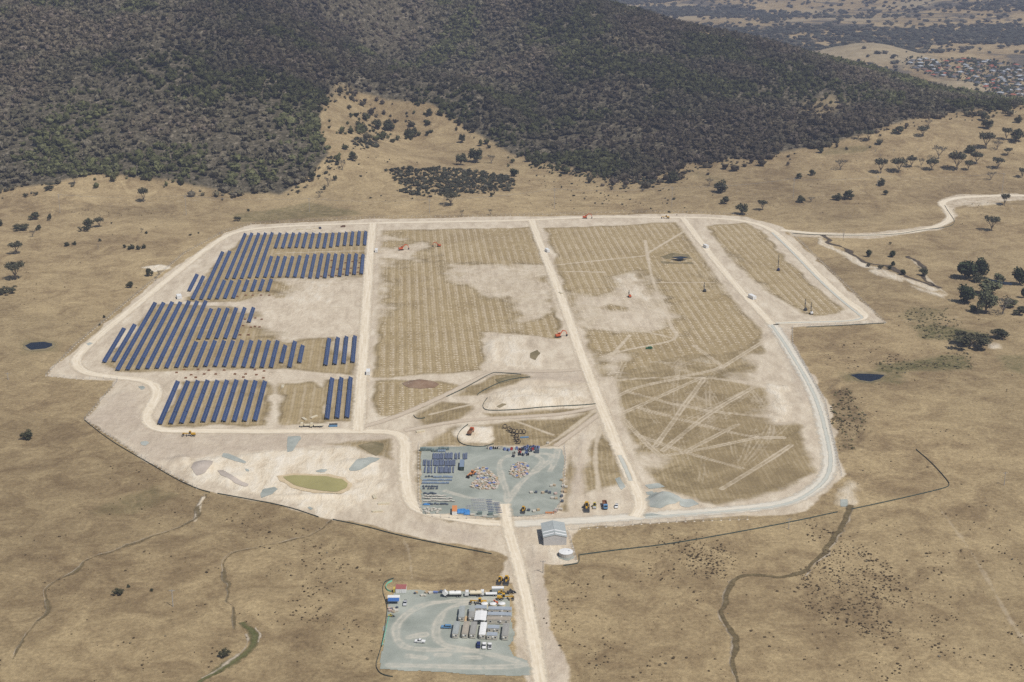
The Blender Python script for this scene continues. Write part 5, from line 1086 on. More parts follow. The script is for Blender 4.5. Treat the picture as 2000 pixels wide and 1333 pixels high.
for i, (a, b) in enumerate([(1377,452), (1487,454), (1603,452)]):
    p = P(*CZ(a, b)); t = thing("water_tank", f"small round white water tank, {nth(i, 3)} of three behind the huts", "water tank", p + Vector((0, 1.0, .16)), 0, "small water tanks behind the huts"); m = MB(); m.tube((0, 0, 0), (0, 0, 1.9), 1.7, n=24); m.build("wall", M_CREAM, t); m = MB(); m.tube((0, 0, 1.9), (0, 0, 2.3), 1.75, .3, n=24); m.build("roof", M_WHITE, t); MB().tube((.7, 0, 2.1), (.7, 0, 2.35), .28).build("lid", M_WHITE, t)
H = math.pi / 2
ute(*CZ(535, 905), H - .1, M_WHITE, "white dual cab ute parked alone on open gravel")
ute(*CZ(878, 718), H - .05, M_BLUE, "bright blue four wheel drive beside the left hut", 'wagon')
ute(*CZ(1298, 950), 0.02, M_NAVY, "dark navy hatchback left of two white utes", 'hatch')
ute(*CZ(1372, 962), math.pi, M_WHITE, "white ute between navy hatchback and another white ute")
ute(*CZ(1446, 966), 0.02, M_WHITE, "white ute, rightmost of three parked before the huts")
ute(*CZ(342, 405), math.pi, M_SILV, "silver ute parked beside the blue awning container")
truck(*CZ(960, 305), H + .02, 'tank', M_WHITE, M_WHITE, "white water truck with its cab tilted forward", True)
truck(*CZ(1228, 300), H + .02, 'tank', M_WHITE, M_CREAM, "cream tank water truck, middle of the truck line")
truck(*CZ(1428, 293), H + .02, 'tray', M_WHITE, M_WHITE, "white flat tray truck beside the grey container")
boxy("shipping_container", "light grey container lying crosswise behind the tray truck", "container", *CZ(1550, 258), 6.1, 2.4, 2.5, 0.02, M_ZINC, M_WHITE, "containers in the compounds")
loader(*CZ(1722, 262), -H + .3, M_DSTEEL, "dark small loader near the access road entry", .72)
grader(*CZ(1640, 345), -H, M_YEL, "yellow motor grader by the compound entry")
loader(*CZ(1605, 270), -H, M_YEL, "yellow loader just behind the motor grader", .7)
grader(*CZ(1300, 405), H - .1, M_YEL, "yellow grader behind the small water tanks"); loader(*CZ(1497, 405), H, M_ORG, "orange loader behind the middle water tank", .7)
loader(*CZ(1575, 118), 2.9, M_YEL, "yellow wheel loader, left of two beside the road", .95); loader(*CZ(1662, 118), 3.05, M_YEL, "yellow wheel loader, right of two beside the road", 1.1)
boxy("shipping_container", "white container with faded red roof at compound corner", "container", *CZ(285, 265), 5.4, 5.0, 2.5, .0, M_WHITE, M_REDROOF, "containers in the compounds")
boxy("fuel_tank", "yellow square fuel tank behind the white container", "fuel tank", *CZ(218, 258), 2.4, 2.4, 2.2, .0, M_YEL2, M_YEL2)
t = boxy("shipping_container", "white container with blue awning along its near side", "container", *CZ(192, 380), 6.1, 2.6, 2.6, .0, M_WHITE, M_WHITE, "containers in the compounds")
MB().prism([(-.1, 2.5), (-2.6, 1.9), (-2.6, 1.95), (-.1, 2.56)], -2.7, 3.0, 0, 'x').build("awning", simple("deep blue awning", (.05, .14, .38), .7, .12), t)
for sx in (-2.6, 2.9): MB().bar((sx, -2.5, 0), (sx, -2.5, 1.92), .08).build("awning_post", M_STEEL, t)
loader(*CZ(160, 568), -H, M_YEL2, "small yellow skid loader by the mint barrier", .5)

# big shed, concrete tank
def big_shed():
    pl = P(1061.8, 1065.5); pr = P(1106.5, 1065.5); w = (pr - pl).length; d = 18.0; h = 5.0; rg = 6.4; c = (pl + pr) / 2; t = thing("machinery_shed", "large grey gabled shed with two skylight strips", "shed", (c.x, c.y, c.z), ROWANG * .7)
    m = MB(); m.prism([(-w / 2, 0), (w / 2, 0), (w / 2, h), (0, rg), (-w / 2, h)], 0, d, 0, 'y')
    for i in range(int(w / .5)): m.box((-w / 2 + .3 + i * .5, -.02, h / 2 - .1), (.14, .04, h - .3))
    m.build("wall", M_WALLG, t)
    for s in (-1, 1):
        r = MB(); r.prism([(0, rg + .02), (s * (w / 2 + .25), h - .04), (s * (w / 2 + .25), h + .06), (0, rg + .14)], -.25, d + .25, 0, 'y')
        k = (rg - h) / (w / 2)
        for i in range(int(d / .55)): r.bar((0, i * .55 + .2, rg + .15), (s * (w / 2 + .2), i * .55 + .2, h + .08), .06, .06)
        ro = r.build("roof", M_ZINC, t)
        for y0 in (1.6, 5.4): q = MB(); q.prism([(s * .2, rg + .2 - .2 * k), (s * (w / 2 + .1), h + .12), (s * (w / 2 + .1), h + .16), (s * .2, rg + .24 - .2 * k)], y0, y0 + 1.2, 0, 'y'); q.build("skylight", M_WHITE, ro)
        g = MB(); g.bar((s * (w / 2 + .3), -.25, h - .02), (s * (w / 2 + .3), d + .25, h - .02), .18); g.build("gutter", M_ZINC, t)
    v = MB(); v.bar((0, -.2, rg + .2), (0, d + .2, rg + .2), .4, .1); v.tube((0, 2.5, rg), (0, 2.5, rg + .7), .25); v.build("ridge_cap", M_ZINC, t)
    g = MB(); g.box((-w / 2 - .04, d * .5, 2.1), (.08, 5.0, 4.2)); g.build("roller_door", M_DSTEEL, t)
big_shed()
p = P(1105.5, 1088); t = thing("concrete_tank", "large round pale concrete tank beside the grey shed", "water tank", p + Vector((0, 1.5, .2))); m = MB(); m.tube((0, 0, 0), (0, 0, 2.3), 3.8, n=40)
for i in range(20): a = i * math.pi / 10; m.box((3.82 * math.cos(a), 3.82 * math.sin(a), 1.15), (.08, .25, 2.2), rz=a)
m.build("wall", M_CONC, t); m = MB(); m.tube((0, 0, 2.3), (0, 0, 2.65), 3.95, .2, n=40); m.build("roof", M_WHITE, t); MB().box((1.6, .5, 2.55), (.8, .8, .22)).build("hatch", M_STEEL, t)

# machines over the site
loader(1145.7, 995, 3.1, M_YEL, "big yellow loader, leftmost of four machines by the road", 1.35); roller(1161.4, 992, 3.1, M_YEL2, "yellow roller, second of four machines by the road"); truck(1181.5, 991, math.pi + .05, 'tipper', M_BLUE, M_BROWN, "dark tipper truck with blue cab by the road"); ute(1204, 991, 3.0, M_WHITE, "small white tray vehicle right of the tipper truck", 'ute')
truck(919.5, 847, -.25, 'tipper', M_ORG, M_BROWN, "brown dump truck standing on the white pad"); excavator(784, 489, -H + .35, M_ORG, "orange excavator with raised boom on pale soil", 1.25); excavator(857, 482, H, M_ORG, "orange excavator amid the top middle field", 1.0); excavator(1143, 427, -H, M_ORG, "orange excavator on the top perimeter road", 1.2); excavator(1091, 659, -H + .4, M_ORG, "orange excavator digging beside the second cross road", 1.2); rig(1229.5, 581, .3, M_ORG, "orange piling rig on the pale right field", 6.0)
rig(1376, 570, .2, M_DSTEEL, "dark piling rig in the right field near road", 8.0); rig(1520, 529, .0, M_NAVY, "blue piling rig with the tallest mast, alone", 15.0); rig(1573, 607, .1, M_DSTEEL, "dark piling rig, left of two at field corner", 10.0); rig(1584.5, 614, .1, M_WHITE, "white piling rig, right of two at field corner", 10.0)
grader(1300, 427, H, M_YEL, "yellow grader on the far top road"); grader(370, 852, H, M_YEL, "yellow grader below the bottom road at left"); loader(1022, 1000, 3.0, M_YEL, "yellow loader near the yard gate", 1.0)
ute(625, 447, .4, M_NAVY, "dark ute parked at the top left road", 'wagon'); ute(670, 444, H, M_BROWN, "brown vehicle behind the top panel bank", 'wagon'); ute(1181, 677, H, M_GREENP, "small green vehicle in the right grass field", 'hatch') if False else ute(1268, 682, H, M_GREENP, "small green vehicle alone in the right field", 'hatch')
loader(922, 929, 2.6, M_ORG2, "bright orange telehandler beside the crate heap", 1.0, True)
for i, (px, py, w, d, lab) in enumerate([(735, 494, 2.6, 6, "white inverter kiosk by the first road near top"), (719, 734, 2.8, 7, "white inverter kiosk by the first road near bottom"), (1071.5, 494, 2.8, 7, "white inverter kiosk by the second road near top"), (1382, 486, 3.0, 7, "white inverter kiosk by the third road near top"), (1474, 586, 3.4, 9, "white inverter kiosk by the third road near corner"), (351, 585, 4.0, 7, "white inverter kiosk at the left road")]):
    boxy("inverter_kiosk", lab, "inverter kiosk", px, py, w, d, 2.9, (ROWANG if i < 2 else .35), M_WHITE, M_WHITE, "white inverter kiosks along the roads")
for i, (a, b, c) in enumerate([(1497, 768, M_CREAM), (1560, 770, M_CREAM)]): truck(*Z3(a, b + 12), H + .1, 'tray', M_CREAM, M_CREAM, f"cream flat truck, {['left','right'][i]} of two below the panels")
boxy("skip_bin", "light blue open skip below the near panels", "skip", *Z3(1670, 782), 5.5, 2.4, 1.6, .1, M_BLUE, M_DSTEEL, doors=False)

# ------------------------------------------------------------------ materials yard
YZ = lambda a, b: (800 + a / 7.984, 850 + b / 7.984)
FZ = lambda a, b: (700 + a / 4, 680 + b / 4)
def proto_tree(build):
    t = build(); return tree_of(t)
def place(tree, p, rz, label, group, scale=None, first=[set()]):
    key = id(tree[0]); o = tree[0] if key not in first[0] else dup(tree); first[0].add(key)
    o.location = p; o.rotation_euler = (0, 0, rz); o["label"] = label; o["group"] = group
    if scale: o.scale = scale
    return o
def mk_rails(w=.85, L=9.6, h=.75, mat=None, nm="rail_bundle"):
    t = thing(nm, "-", "rail bundle"); m = MB(); n = 5
    for i in range(n):
        for j in range(3): m.box((-w / 2 + (i + .5) * w / n, L / 2 + random.uniform(-.15, .15), .2 + j * h / 3), (w / n * .82, L, h / 3 * .86))
    m.build("rails", mat or M_RAIL, t); b = MB()
    for y in (.6, L * .35, L * .65, L - .6): b.box((0, y, .07), (w + .1, .12, .14))
    b.build("timber_bearers", M_TIMB, t); return t
def mk_pallet(w, d, h, mat, nm, cat, layers=4, top=None):
    t = thing(nm, "-", cat); m = MB()
    for j in range(layers): m.box((random.uniform(-.03, .03), 0, .16 + (j + .5) * h / layers), (w * random.uniform(.93, 1), d * random.uniform(.93, 1), h / layers * .93), 0 if (top is None or j < layers - 1) else 1)
    m.build("load", [mat] + ([top] if top else []), t); b = MB()
    for x in (-w * .4, 0, w * .4): b.box((x, 0, .05), (.1, d, .1))
    b.box((0, -d * .4, .13), (w, .12, .05)); b.box((0, d * .4, .13), (w, .12, .05)); b.box((0, 0, .13), (w, .12, .05)); b.build("pallet", M_TIMB, t); return t
LIFT = Vector((0, 0, .17))
RB = tree_of(mk_rails())
rows = [("back row", 385, [372,394,415,436,456,477,498,519,556,578,600,622,644,660,714,736,775,842,866,890]), ("middle row", 490, [218,244,284,308,343,380,402,425,447,477,500,527,562,584,606,632,660,682,704]), ("front row", 602, [236,284,306,342,398,450,480,500,520,550,568,585,616,638,682])]
for nm, yb, xs in rows:
    for i, x in enumerate(xs): place(RB, P(*YZ(x, yb + random.uniform(-4, 4))) + LIFT, .03 + random.uniform(-.02, .02), f"long blue grey rail bundle, {nth(i, len(xs))} in the {nm} of yard bundles", "long rail bundles in the gravel yard", (random.uniform(.85, 1.1), random.uniform(.9, 1.02), random.uniform(.8, 1.2)))
c = boxy("storage_container", "dark container with blue grey roof right of the rail bundles", "container", *YZ(812, 562), 2.7, 11.5, 2.7, .0, simple("dark green container side", (.03, .05, .045), .6, .15), M_SHEET, "containers in the compounds")
CR = tree_of(mk_pallet(1.7, 2.0, 1.7, M_RAILG, "steel_crate", "crate", 3))
xs = [185, 232, 282, 325, 368, 420, 465, 512, 553, 596]
for i, x in enumerate(xs): place(CR, P(*YZ(x, 245 if i < 4 else 262 if i in (4, 5) else 235)) + LIFT, random.uniform(-.1, .1), f"grey green crate, {nth(i, len(xs))} along the back fence of the yard", "grey green crates at the yard back fence", (random.uniform(.8, 1.1),) * 3)
place(tree_of(mk_rails(6.5, 4.0, .5, M_SHEET, "sheet_stack")), P(*YZ(485, 270)) + LIFT, 0, "wide pale blue sheet stack among the grey green crates", "sheet stacks in the yard")
SPK = tree_of(mk_pallet(1.6, 1.5, .8, M_SHEET, "sheet_pack", "sheet pack", 4)); DP = tree_of(mk_pallet(1.3, 1.3, .9, M_DARK, "dark_pack", "pack", 3)); WP = tree_of(mk_pallet(1.5, 1.2, .7, M_DARK, "carton_pack", "pack", 3, M_CARDW))
for nm, yb, xs, pr in [("first row of packs", 668, [392,430,470,488,540,568,590,632,650], SPK), ("second row of packs", 715, [228,262,300,345,392,436,480,520,566,605,640], SPK), ("third row of packs", 762, [216,252,296,338,372,405,440,488,522,560,596], SPK)]:
    for i, x in enumerate(xs): place(pr, P(*YZ(x, yb)) + LIFT, random.uniform(-.08, .08), f"blue grey sheet pack, {nth(i, len(xs))} in the {nm} by left fence", "blue grey sheet packs in the yard", (random.uniform(.85, 1.15), random.uniform(.85, 1.1), random.uniform(.7, 1.2)))
for nm, yb, xs in [("row of three domes", 660, [256,302,348]), ("upper short row", 815, [214,262,306,345,376,405,432]), ("lower short row", 848, [222,292,336,372,426])]:
    for i, x in enumerate(xs): place(DP, P(*YZ(x, yb)) + LIFT, random.uniform(-.2, .2), f"dark slate pack, {nth(i, len(xs))} in the {nm} at yard left", "dark packs in the yard", (random.uniform(.8, 1.1), random.uniform(.8, 1.1), random.uniform(.6, 1.1)))
for nm, yb, xs, pr in [("farthest of five rows", 925, [234,256,292,325,350,376,404], DP), ("second of five rows", 960, [250,292,325,360,392,430,462,490,520,550], WP), ("third of five rows", 995, [222,262,300,340,378,420,458,492,522,550,588,622,650], WP), ("fourth of five rows", 1038, [236,275,312,352,392,430,470,505,540,575,610,645,684], WP), ("nearest of five rows", 1088, [224,270,296,320,350,400,440,490,524,556,588], DP)]:
    for i, x in enumerate(xs): place(pr, P(*YZ(x, yb + random.uniform(-5, 5))) + LIFT, random.uniform(-.15, .15), f"{'dark' if pr is DP else 'pale topped'} pack, {nth(i, len(xs))} in the {nm} of small packs", "small packs in rows in the yard", (random.uniform(.8, 1.15), random.uniform(.8, 1.1), random.uniform(.5, 1.1)))
WC = tree_of(mk_pallet(1.7, 1.4, .7, M_CARDW, "white_carton", "carton", 2))
xs = [(235,1165),(285,1150),(300,1175),(340,1160),(345,1190),(380,1155),(395,1180),(412,1172),(440,1195),(470,1175),(430,1220),(275,1215),(300,1225),(250,1200)]
for i, q in enumerate(sorted(xs)): place(WC, P(*YZ(*q)) + LIFT, random.uniform(-.4, .4), f"white carton, {nth(i, len(xs))} in the loose group at the yard corner", "white cartons at the yard corner", (random.uniform(.7, 1.2),) * 3)
def mk_bracket():
    t = thing("bracket_bundle", "-", "bracket bundle"); m = MB()
    for i in range(4): m.bar((-1.1, -.4 + i * .26, .25), (1.1, -.4 + i * .26, .25), .1, .28)
    m.build("brackets", M_STEEL, t); b = MB(); b.box((-.8, 0, .06), (.12, 1.2, .12)); b.box((.8, 0, .06), (.12, 1.2, .12)); b.build("timber_bearers", M_TIMB, t); return t
BB = tree_of(mk_bracket())
def mk_bracket2():
    t = mk_bracket(); t.children[0].data = t.children[0].data.copy(); t.children[0].data.materials[0] = M_RAIL; return t
BB2 = tree_of(mk_bracket2())
for ci, (x0, x1, slant, ys, pr) in enumerate([(905, 950, 0, [1105,1125,1150], BB), (975, 1050, 45, [1010,1030,1055,1080,1105,1130,1155,1180], BB), (1085, 1150, 40, [1008,1030,1055,1080,1105,1130,1155,1180], BB), (1205, 1262, 40, [1020,1045,1070,1095,1120,1145,1170,1195], BB2), (1320, 1378, 50, [1068,1090,1115,1140,1165,1190,1215], BB2)]):
    lst = [(x, y, j) for j, y in enumerate(ys) for x in np.linspace(x0, x1, 3) + slant * j / max(1, len(ys) - 1)]
    for i, (x, y, j) in enumerate(lst): place(pr, P(*YZ(x, y)) + LIFT, .35 + random.uniform(-.08, .08), f"{'galvanised' if pr is BB else 'blue grey'} bracket bundle, {ORD[j]} from the back, {['left','middle','right'][i % 3]} one in bracket block {['a','b','c','d','e'][ci]}" if False else f"{'galvanised' if pr is BB else 'blue grey'} bracket bundle, {['left','middle','right'][i % 3]} one, {ORD[j]} line of {ORD[ci]} block from left", "bracket bundles by the yard gate", (random.uniform(.6, .8),) * 3)
boxy("storage_container", "container with orange rear roof and white front, yard edge", "container", *YZ(700, 1258), 2.8, 8.0, 2.6, .02, M_WHITE, M_ORG2, "containers in the compounds")
def tarp(px, py, w, d, h, lab):
    x = np.linspace(-w / 2, w / 2, 15); y = np.linspace(-d / 2, d / 2, 11); X_, Y_ = np.meshgrid(x, y); Zt = (.25 + h * np.minimum(1, 3.5 * np.minimum(1 - np.abs(X_) / (w / 2), 1 - np.abs(Y_) / (d / 2))) * (.55 + .7 * fbm(X_ + px, Y_ + py, 2.6, 3)))
    idx = np.arange(X_.size).reshape(X_.shape); F_ = np.stack([idx[:-1, :-1], idx[:-1, 1:], idx[1:, 1:], idx[1:, :-1]], -1).reshape(-1, 4)
    o = mesh_np("blue_tarp", np.stack([X_ + .3 * np.sin(Y_ * 2), Y_, Zt], -1).reshape(-1, 3), F_, M_TARP); o.location = P(px, py) + LIFT; tag(o, lab, "tarp", "blue tarps over goods in the yard")
tarp(*YZ(268, 1092), 4.2, 1.8, .6, "small blue tarp over packs at the left fence"); tarp(*YZ(812, 1205), 5.4, 5.0, 1.3, "large blue tarp beside the orange roofed container"); tarp(*YZ(890, 1215), 3.6, 6.5, 1.0, "blue tarp hanging over pallets right of the large tarp")
for i, (a, b) in enumerate([(1095, 1240), (1262, 1250), (1170, 1275), (1345, 1265), (980, 1252)]): place(WC if i > 1 else CR, P(*YZ(a, b)) + LIFT, .1, f"pallet load, {nth(sorted([1095,1262,1170,1345,980]).index(a), 5)} along the near fence right of tarps", "pallet loads by the near yard fence", (1.6, .8, .9))
# two jumbled heaps of cartons
def mk_carton(mat): return mk_pallet(1.5, 1.15, .8, mat, "heap_carton", "carton", 2)
HC = [(tree_of(mk_carton(m)), nm) for m, nm in ((M_CARDW, "off white"), (M_CARD, "tan"), (M_CARDP, "pinkish"), (M_CARDB, "blue wrapped"), (M_TIMB, "timber coloured"))]
wts = [.40, .24, .18, .11, .07]
for hn, poly, cnt in [("large heap by the orange telehandler", [(1020,560),(1060,520),(1180,510),(1260,560),(1285,620),(1370,680),(1400,780),(1350,850),(1180,860),(1000,850),(945,800),(1010,740),(1040,680)], 150), ("smaller heap inside the turning loop", [(1550,600),(1620,470),(1720,430),(1850,460),(1860,560),(1830,630),(1720,690),(1620,660)], 85)]:
    w = np.array([tuple(P(*YZ(*q)))[:2] for q in poly]); lo, hi = w.min(0), w.max(0); done = 0; pts = []
    for _ in range(20000):
        q = lo + rng.random(2) * (hi - lo)
        if sdist(w, q[:1], q[1:])[0] > 0 and all((q[0] - a[0]) ** 2 + (q[1] - a[1]) ** 2 > 1.15 for a in pts): pts.append(q)
        if len(pts) >= cnt: break
    for q in pts:
        pr, nm = HC[rng.choice(5, p=wts)]; s = .65 + .5 * rng.random()
        place(pr, Vector((q[0], q[1], .17)), random.uniform(-1.2, 1.2), f"{nm} carton load tipped among others in the {hn}", f"{nm} cartons in the {hn}", (s * 1.1, s, s * .9))
# cable drums and bags along the back right fence
def mk_drum(mat):
    t = thing("cable_drum", "-", "cable drum"); m = MB(); m.tube((-.5, 0, .8), (.5, 0, .8), .5, n=14); m.build("core", M_BLACK, t)
    for s in (-1, 1): f = MB(); f.tube((s * .5, 0, .8), (s * .6, 0, .8), .8, n=16); f.build("flange", mat, t)
    return t
DR = [(tree_of(mk_drum(m)), n) for m, n in ((M_CARDW, "white"), (M_CARDB, "blue"), (M_RED, "red"), (M_DARK, "black"))]
dl = [(1015,785,0),(1035,790,1),(1050,786,0),(1068,788,0),(1085,787,0),(1100,786,0),(1117,788,0),(1143,797,1),(1172,802,1),(1197,795,2),(1238,790,1),(1260,797,2),(1280,800,3),(1300,780,1),(1325,777,1),(1345,782,3),(1365,778,1),(1385,782,1),(1405,782,1),(1285,790,1),(1310,797,1),(1348,808,1),(1320,812,3),(1362,797,2),(1378,795,3),(1215,828,0),(1262,820,2),(1312,824,1),(1258,838,3),(1286,840,3),(1322,838,3),(1212,850,3),(1335,795,0),(1355,790,1)]
by = {}
for a, b, k in sorted(dl): by.setdefault(k, []).append((a, b))
for k, l in by.items():
    for i, (a, b) in enumerate(l): place(DR[k][0], P(*FZ(a, b + 4)) + LIFT, random.uniform(0, 3), f"{DR[k][1]} cable drum, {nth(i, len(l))} of that colour at the back fence", "cable drums along the back yard fence", (1.15,) * 3)
boxy("storage_container", "small dark container by the back right yard corner", "container", *FZ(1396, 826), 2.6, 2.6, 2.4, 0, M_DARK, M_DARK, "containers in the compounds")
# loose goods on the right side of the yard
MISC = [(1508,1085,HC[0][0],"orange white bin"),(1530,1080,HC[1][0],"tan bin"),(1440,1138,HC[1][0],"tan load"),(1470,1130,DP,"dark load"),(1495,1138,DP,"dark load"),(1540,1145,HC[2][0],"pinkish load"),(1350,1135,WC,"white load"),(1388,1135,DP,"dark load"),(1588,1040,HC[4][0],"timber load"),(1600,1085,WC,"white load"),(1622,1092,WC,"white load"),(1595,1125,HC[1][0],"tan load"),(1615,1130,HC[4][0],"timber load"),(1588,1165,DP,"dark load"),(1592,1205,DP,"dark load"),(1515,1178,WC,"white load"),(1545,1182,HC[1][0],"tan load"),(1548,1268,HC[0][0],"pale load"),(1582,1268,HC[0][0],"pale load"),(1330,1275,DP,"dark load"),(1373,1282,WC,"white load"),(1405,1272,HC[4][0],"timber load"),(1540,1282,HC[2][0],"pinkish load"),(1480,750,HC[0][0],"pale box")]
by = {}
for a, b, pr, nm in sorted(MISC, key=lambda q: q[0]): by.setdefault(nm, []).append((a, b, pr))
for nm, l in by.items():
    for i, (a, b, pr) in enumerate(l): place(pr, P(*FZ(a, b)) + LIFT, random.uniform(-.4, .4), f"{nm}, {nth(i, len(l))} of its kind along the right side of yard" if len(l) > 1 else f"{nm} standing alone on the right side of yard", "loose goods on the right of the yard", (1.2,) * 3)
for i, (a, b) in enumerate([(1495, 1292), (1513, 1292)]): pass
t = tag(MB().box((0, 0, .5), (5.2, .5, .9)).box((0, .5, .2), (5.2, .3, .3)).build("orange_barrier", M_ORG2), "long orange plastic barrier by the near right yard fence", "barrier"); t.location = P(*FZ(1495, 1294)) + LIFT
# black pipe coils on the grass behind the yard
def mk_coil():
    t = thing("pipe_coil", "-", "pipe coil"); V = []; F = []; R_, r_ = 1.35, .26; n, k = 24, 8
    for i in range(n):
        a = 2 * math.pi * i / n
        for j in range(k): b = 2 * math.pi * j / k; V.append(((R_ + r_ * math.cos(b)) * math.cos(a), r_ * 1.6 * math.sin(b), (R_ + r_ * math.cos(b)) * math.sin(a) + R_ + r_))
    for i in range(n):
        for j in range(k): F.append((i * k + j, ((i + 1) % n) * k + j, ((i + 1) % n) * k + (j + 1) % k, i * k + (j + 1) % k))
    me = bpy.data.meshes.new("coil"); me.from_pydata(V, [], F); me.materials.append(M_BLACK); o = bpy.data.objects.new("coil", me); COL.objects.link(o); o.parent = t
    b = MB(); 
    for a in (.8, 2.3, 4.0, 5.5): b.box((R_ * math.cos(a), 0, R_ * math.sin(a) + R_ + r_), (.16, .95, .62), ry=-a)
    b.build("strap", M_TIMB, t); return t
PCL = tree_of(mk_coil()); pl = sorted([(1145,630),(1178,650),(1190,662),(1212,668),(1240,672),(1268,672),(1292,672),(1215,690),(1235,705),(1232,722),(1240,735),(1250,750)])
for i, (a, b) in enumerate(pl): place(PCL, P(*FZ(a, b)) + Vector((0, 0, .05)), random.uniform(-.2, .2), f"black pipe coil, {nth(i, len(pl))} on the grass behind the yard", "black pipe coils behind the yard")
place(tree_of(mk_rails(1.2, 5.5, .6, M_BLUE, "pipe_bundle")), P(*FZ(1265, 704)), -H + .15, "bright blue pipe bundle beside the black coils", "pipe bundles")
# module pallets left between the panel rows, frame piles
MP = tree_of(mk_pallet(1.9, 1.2, .8, M_BROWN, "module_pallet", "pallet", 3)); mp = [(1190,440),(1188,492),(1236,508),(1290,508),(1345,500),(1400,497),(1300,458),(1355,448),(1408,458),(1412,420),(1170,556),(1110,565),(1225,558),(1280,548),(1335,538),(1395,532),(515,900),(595,890),(645,900),(500,950),(560,962),(628,960),(478,1022),(545,1022),(455,722),(520,712),(575,712),(640,712),(705,712)]
for i, (a, b) in enumerate(sorted(mp)): place(MP, P(*Z4(a, b)), random.uniform(-.2, .2), f"brown module pallet, {nth(i, len(mp))} of those between the panel rows", "module pallets between the panel rows")
m3 = sorted([(650,430),(700,412),(790,410),(860,415),(830,440),(905,440),(960,415),(1030,440),(1100,440),(1160,412),(1220,420),(1170,445),(745,445),(710,465),(775,462),(1085,460),(1215,465),(1060,185),(1115,185),(1160,130)])
for i, (a, b) in enumerate(m3): place(MP, P(*Z3(a, b)), random.uniform(-.2, .2), f"brown module pallet, {nth(i, len(m3))} on the strip behind the nearest panels", "module pallets between the panel rows")
FP = tree_of(mk_rails(2.0, 6.0, .9, M_CREAM, "frame_pile"))
for i, (px, py, r_, lab) in enumerate([(552, 759, .1, "pale frame pile right of the nearest panel bank"), (598, 822, .6, "pale frame pile below the nearest panel bank"), (607, 818, -.7, "pale frame pile crossing another below the panels"), (580, 449, -1.3, "pale pipe pile at the top road, left one"), (598, 449, -1.5, "pale pipe pile at the top road, middle one"), (612, 447, -1.4, "pale pipe pile at the top road, right one"), (1098, 575, .4, "pale pipe pile beside the second cross road"), (733, 975, .3, "white pipe pile left of the yard road, far one"), (738, 985, -1.5, "white pipe pile left of the yard road, middle one"), (727, 1000, -1.5, "white pipe pile left of the yard road, near one"), (813, 845, -1.2, "white pipe pile beside the road bend")]): place(FP, P(px, py), r_, lab, "pipe and frame piles", (1, random.uniform(.8, 1.2), random.uniform(.7, 1)))

# ------------------------------------------------------------------ fences
def cloth_fence(pts, h, mat, lab, nm="silt_fence", cat="silt fence", hill=False, th=.12, spacing=4.0, grp="silt fences around the site"):
    w = smooth_line(world_poly(pts, hill), 2); w, _ = resample(w, 2.0); n = len(w); z = hgt(w[:, 0], w[:, 1]); tg = np.gradient(w, axis=0); tg /= np.hypot(tg[:, 0], tg[:, 1])[:, None] + 1e-9; nr = np.stack([tg[:, 1], -tg[:, 0]], 1) * th / 2
    wave = .9 + .2 * fbm(w[:, 0], w[:, 1], 5, 2); c0 = w.mean(0); z0 = float(z.mean()); t = thing(nm, lab, cat, (c0[0], c0[1], z0), 0, grp); V = np.concatenate([np.c_[w + nr, z - .1], np.c_[w - nr, z - .1], np.c_[w + nr, z + h * wave], np.c_[w - nr, z + h * wave]]) - np.array([c0[0], c0[1], z0])
    i = np.arange(n - 1); F = np.concatenate([np.stack([i, i + 1, 2 * n + i + 1, 2 * n + i], 1), np.stack([n + i, 3 * n + i, 3 * n + i + 1, n + i + 1], 1), np.stack([2 * n + i, 2 * n + i + 1, 3 * n + i + 1, 3 * n + i], 1)]); mesh_np("cloth", V, F, mat, t)
    q, _ = resample(w, max(spacing, len(w) * 2 / 95)); pz = hgt(q[:, 0], q[:, 1]); pm = MB().box((0, 0, h / 2), (.09, .09, h + .3)); po = pm.build("post", M_TIMB, t); pme = po.data
    for j in range(len(q)):
        o = po if j == 0 else bpy.data.objects.new("post", pme)
        if j: COL.objects.link(o); o.parent = t
        o.location = (q[j, 0] - c0[0] + .15, q[j, 1] - c0[1], pz[j] - z0)
for pts, lab in [([(165,822),(215,862),(290,905),(345,938),(385,956),(410,963)], "dark silt fence along the lower left slope of the site"), ([(425,965),(480,975),(560,990),(622,1011)], "dark silt fence below the pale basin, left part"), ([(650,1016),(710,1028),(770,1045),(860,1064),(960,1083)], "dark silt fence below the pale basin, right part"), ([(1132,1085),(1200,1076),(1300,1065),(1400,1048),(1540,1022),(1636,1001)], "long dark silt fence across the lower right paddock"), ([(1662,996),(1750,977),(1840,956),(1855,950),(1853,942),(1820,905),(1789,879)], "dark silt fence bent at a corner in the right paddock"),
                 ([(1131,1084),(1132,1100),(1122,1103),(1100,1106)], "short dark silt fence behind the concrete tank"), ([(872,776),(910,758),(960,729),(975,729),(1018,732)], "silt fence on the upper edge of the grass island"), ([(932,773),(936,768),(970,750),(1000,741),(1035,738)], "silt fence on the lower edge of the grass island"), ([(952,778),(943,790),(944,800),(955,803),(1000,802),(1090,797),(1163,790)], "silt fence in front of the pale heap"), ([(914,830),(898,842),(892,858),(900,868),(920,873),(945,874),(964,868)], "curved silt fence around the white pad"), ([(808,812),(812,818),(822,819),(830,817)], "short curved silt fence at the grass island tip"),
                 ([(1575,640),(1640,637),(1730,632)], "silt fence under the right corner of the site"), ([(1548,457),(1600,460),(1700,461),(1760,458),(1800,450),(1845,446),(1868,437),(1855,418),(1845,402)], "silt fence following the winding right track")]:
    cloth_fence(pts, .72, M_SILT, lab, hill=min(q[1] for q in pts) < 460)
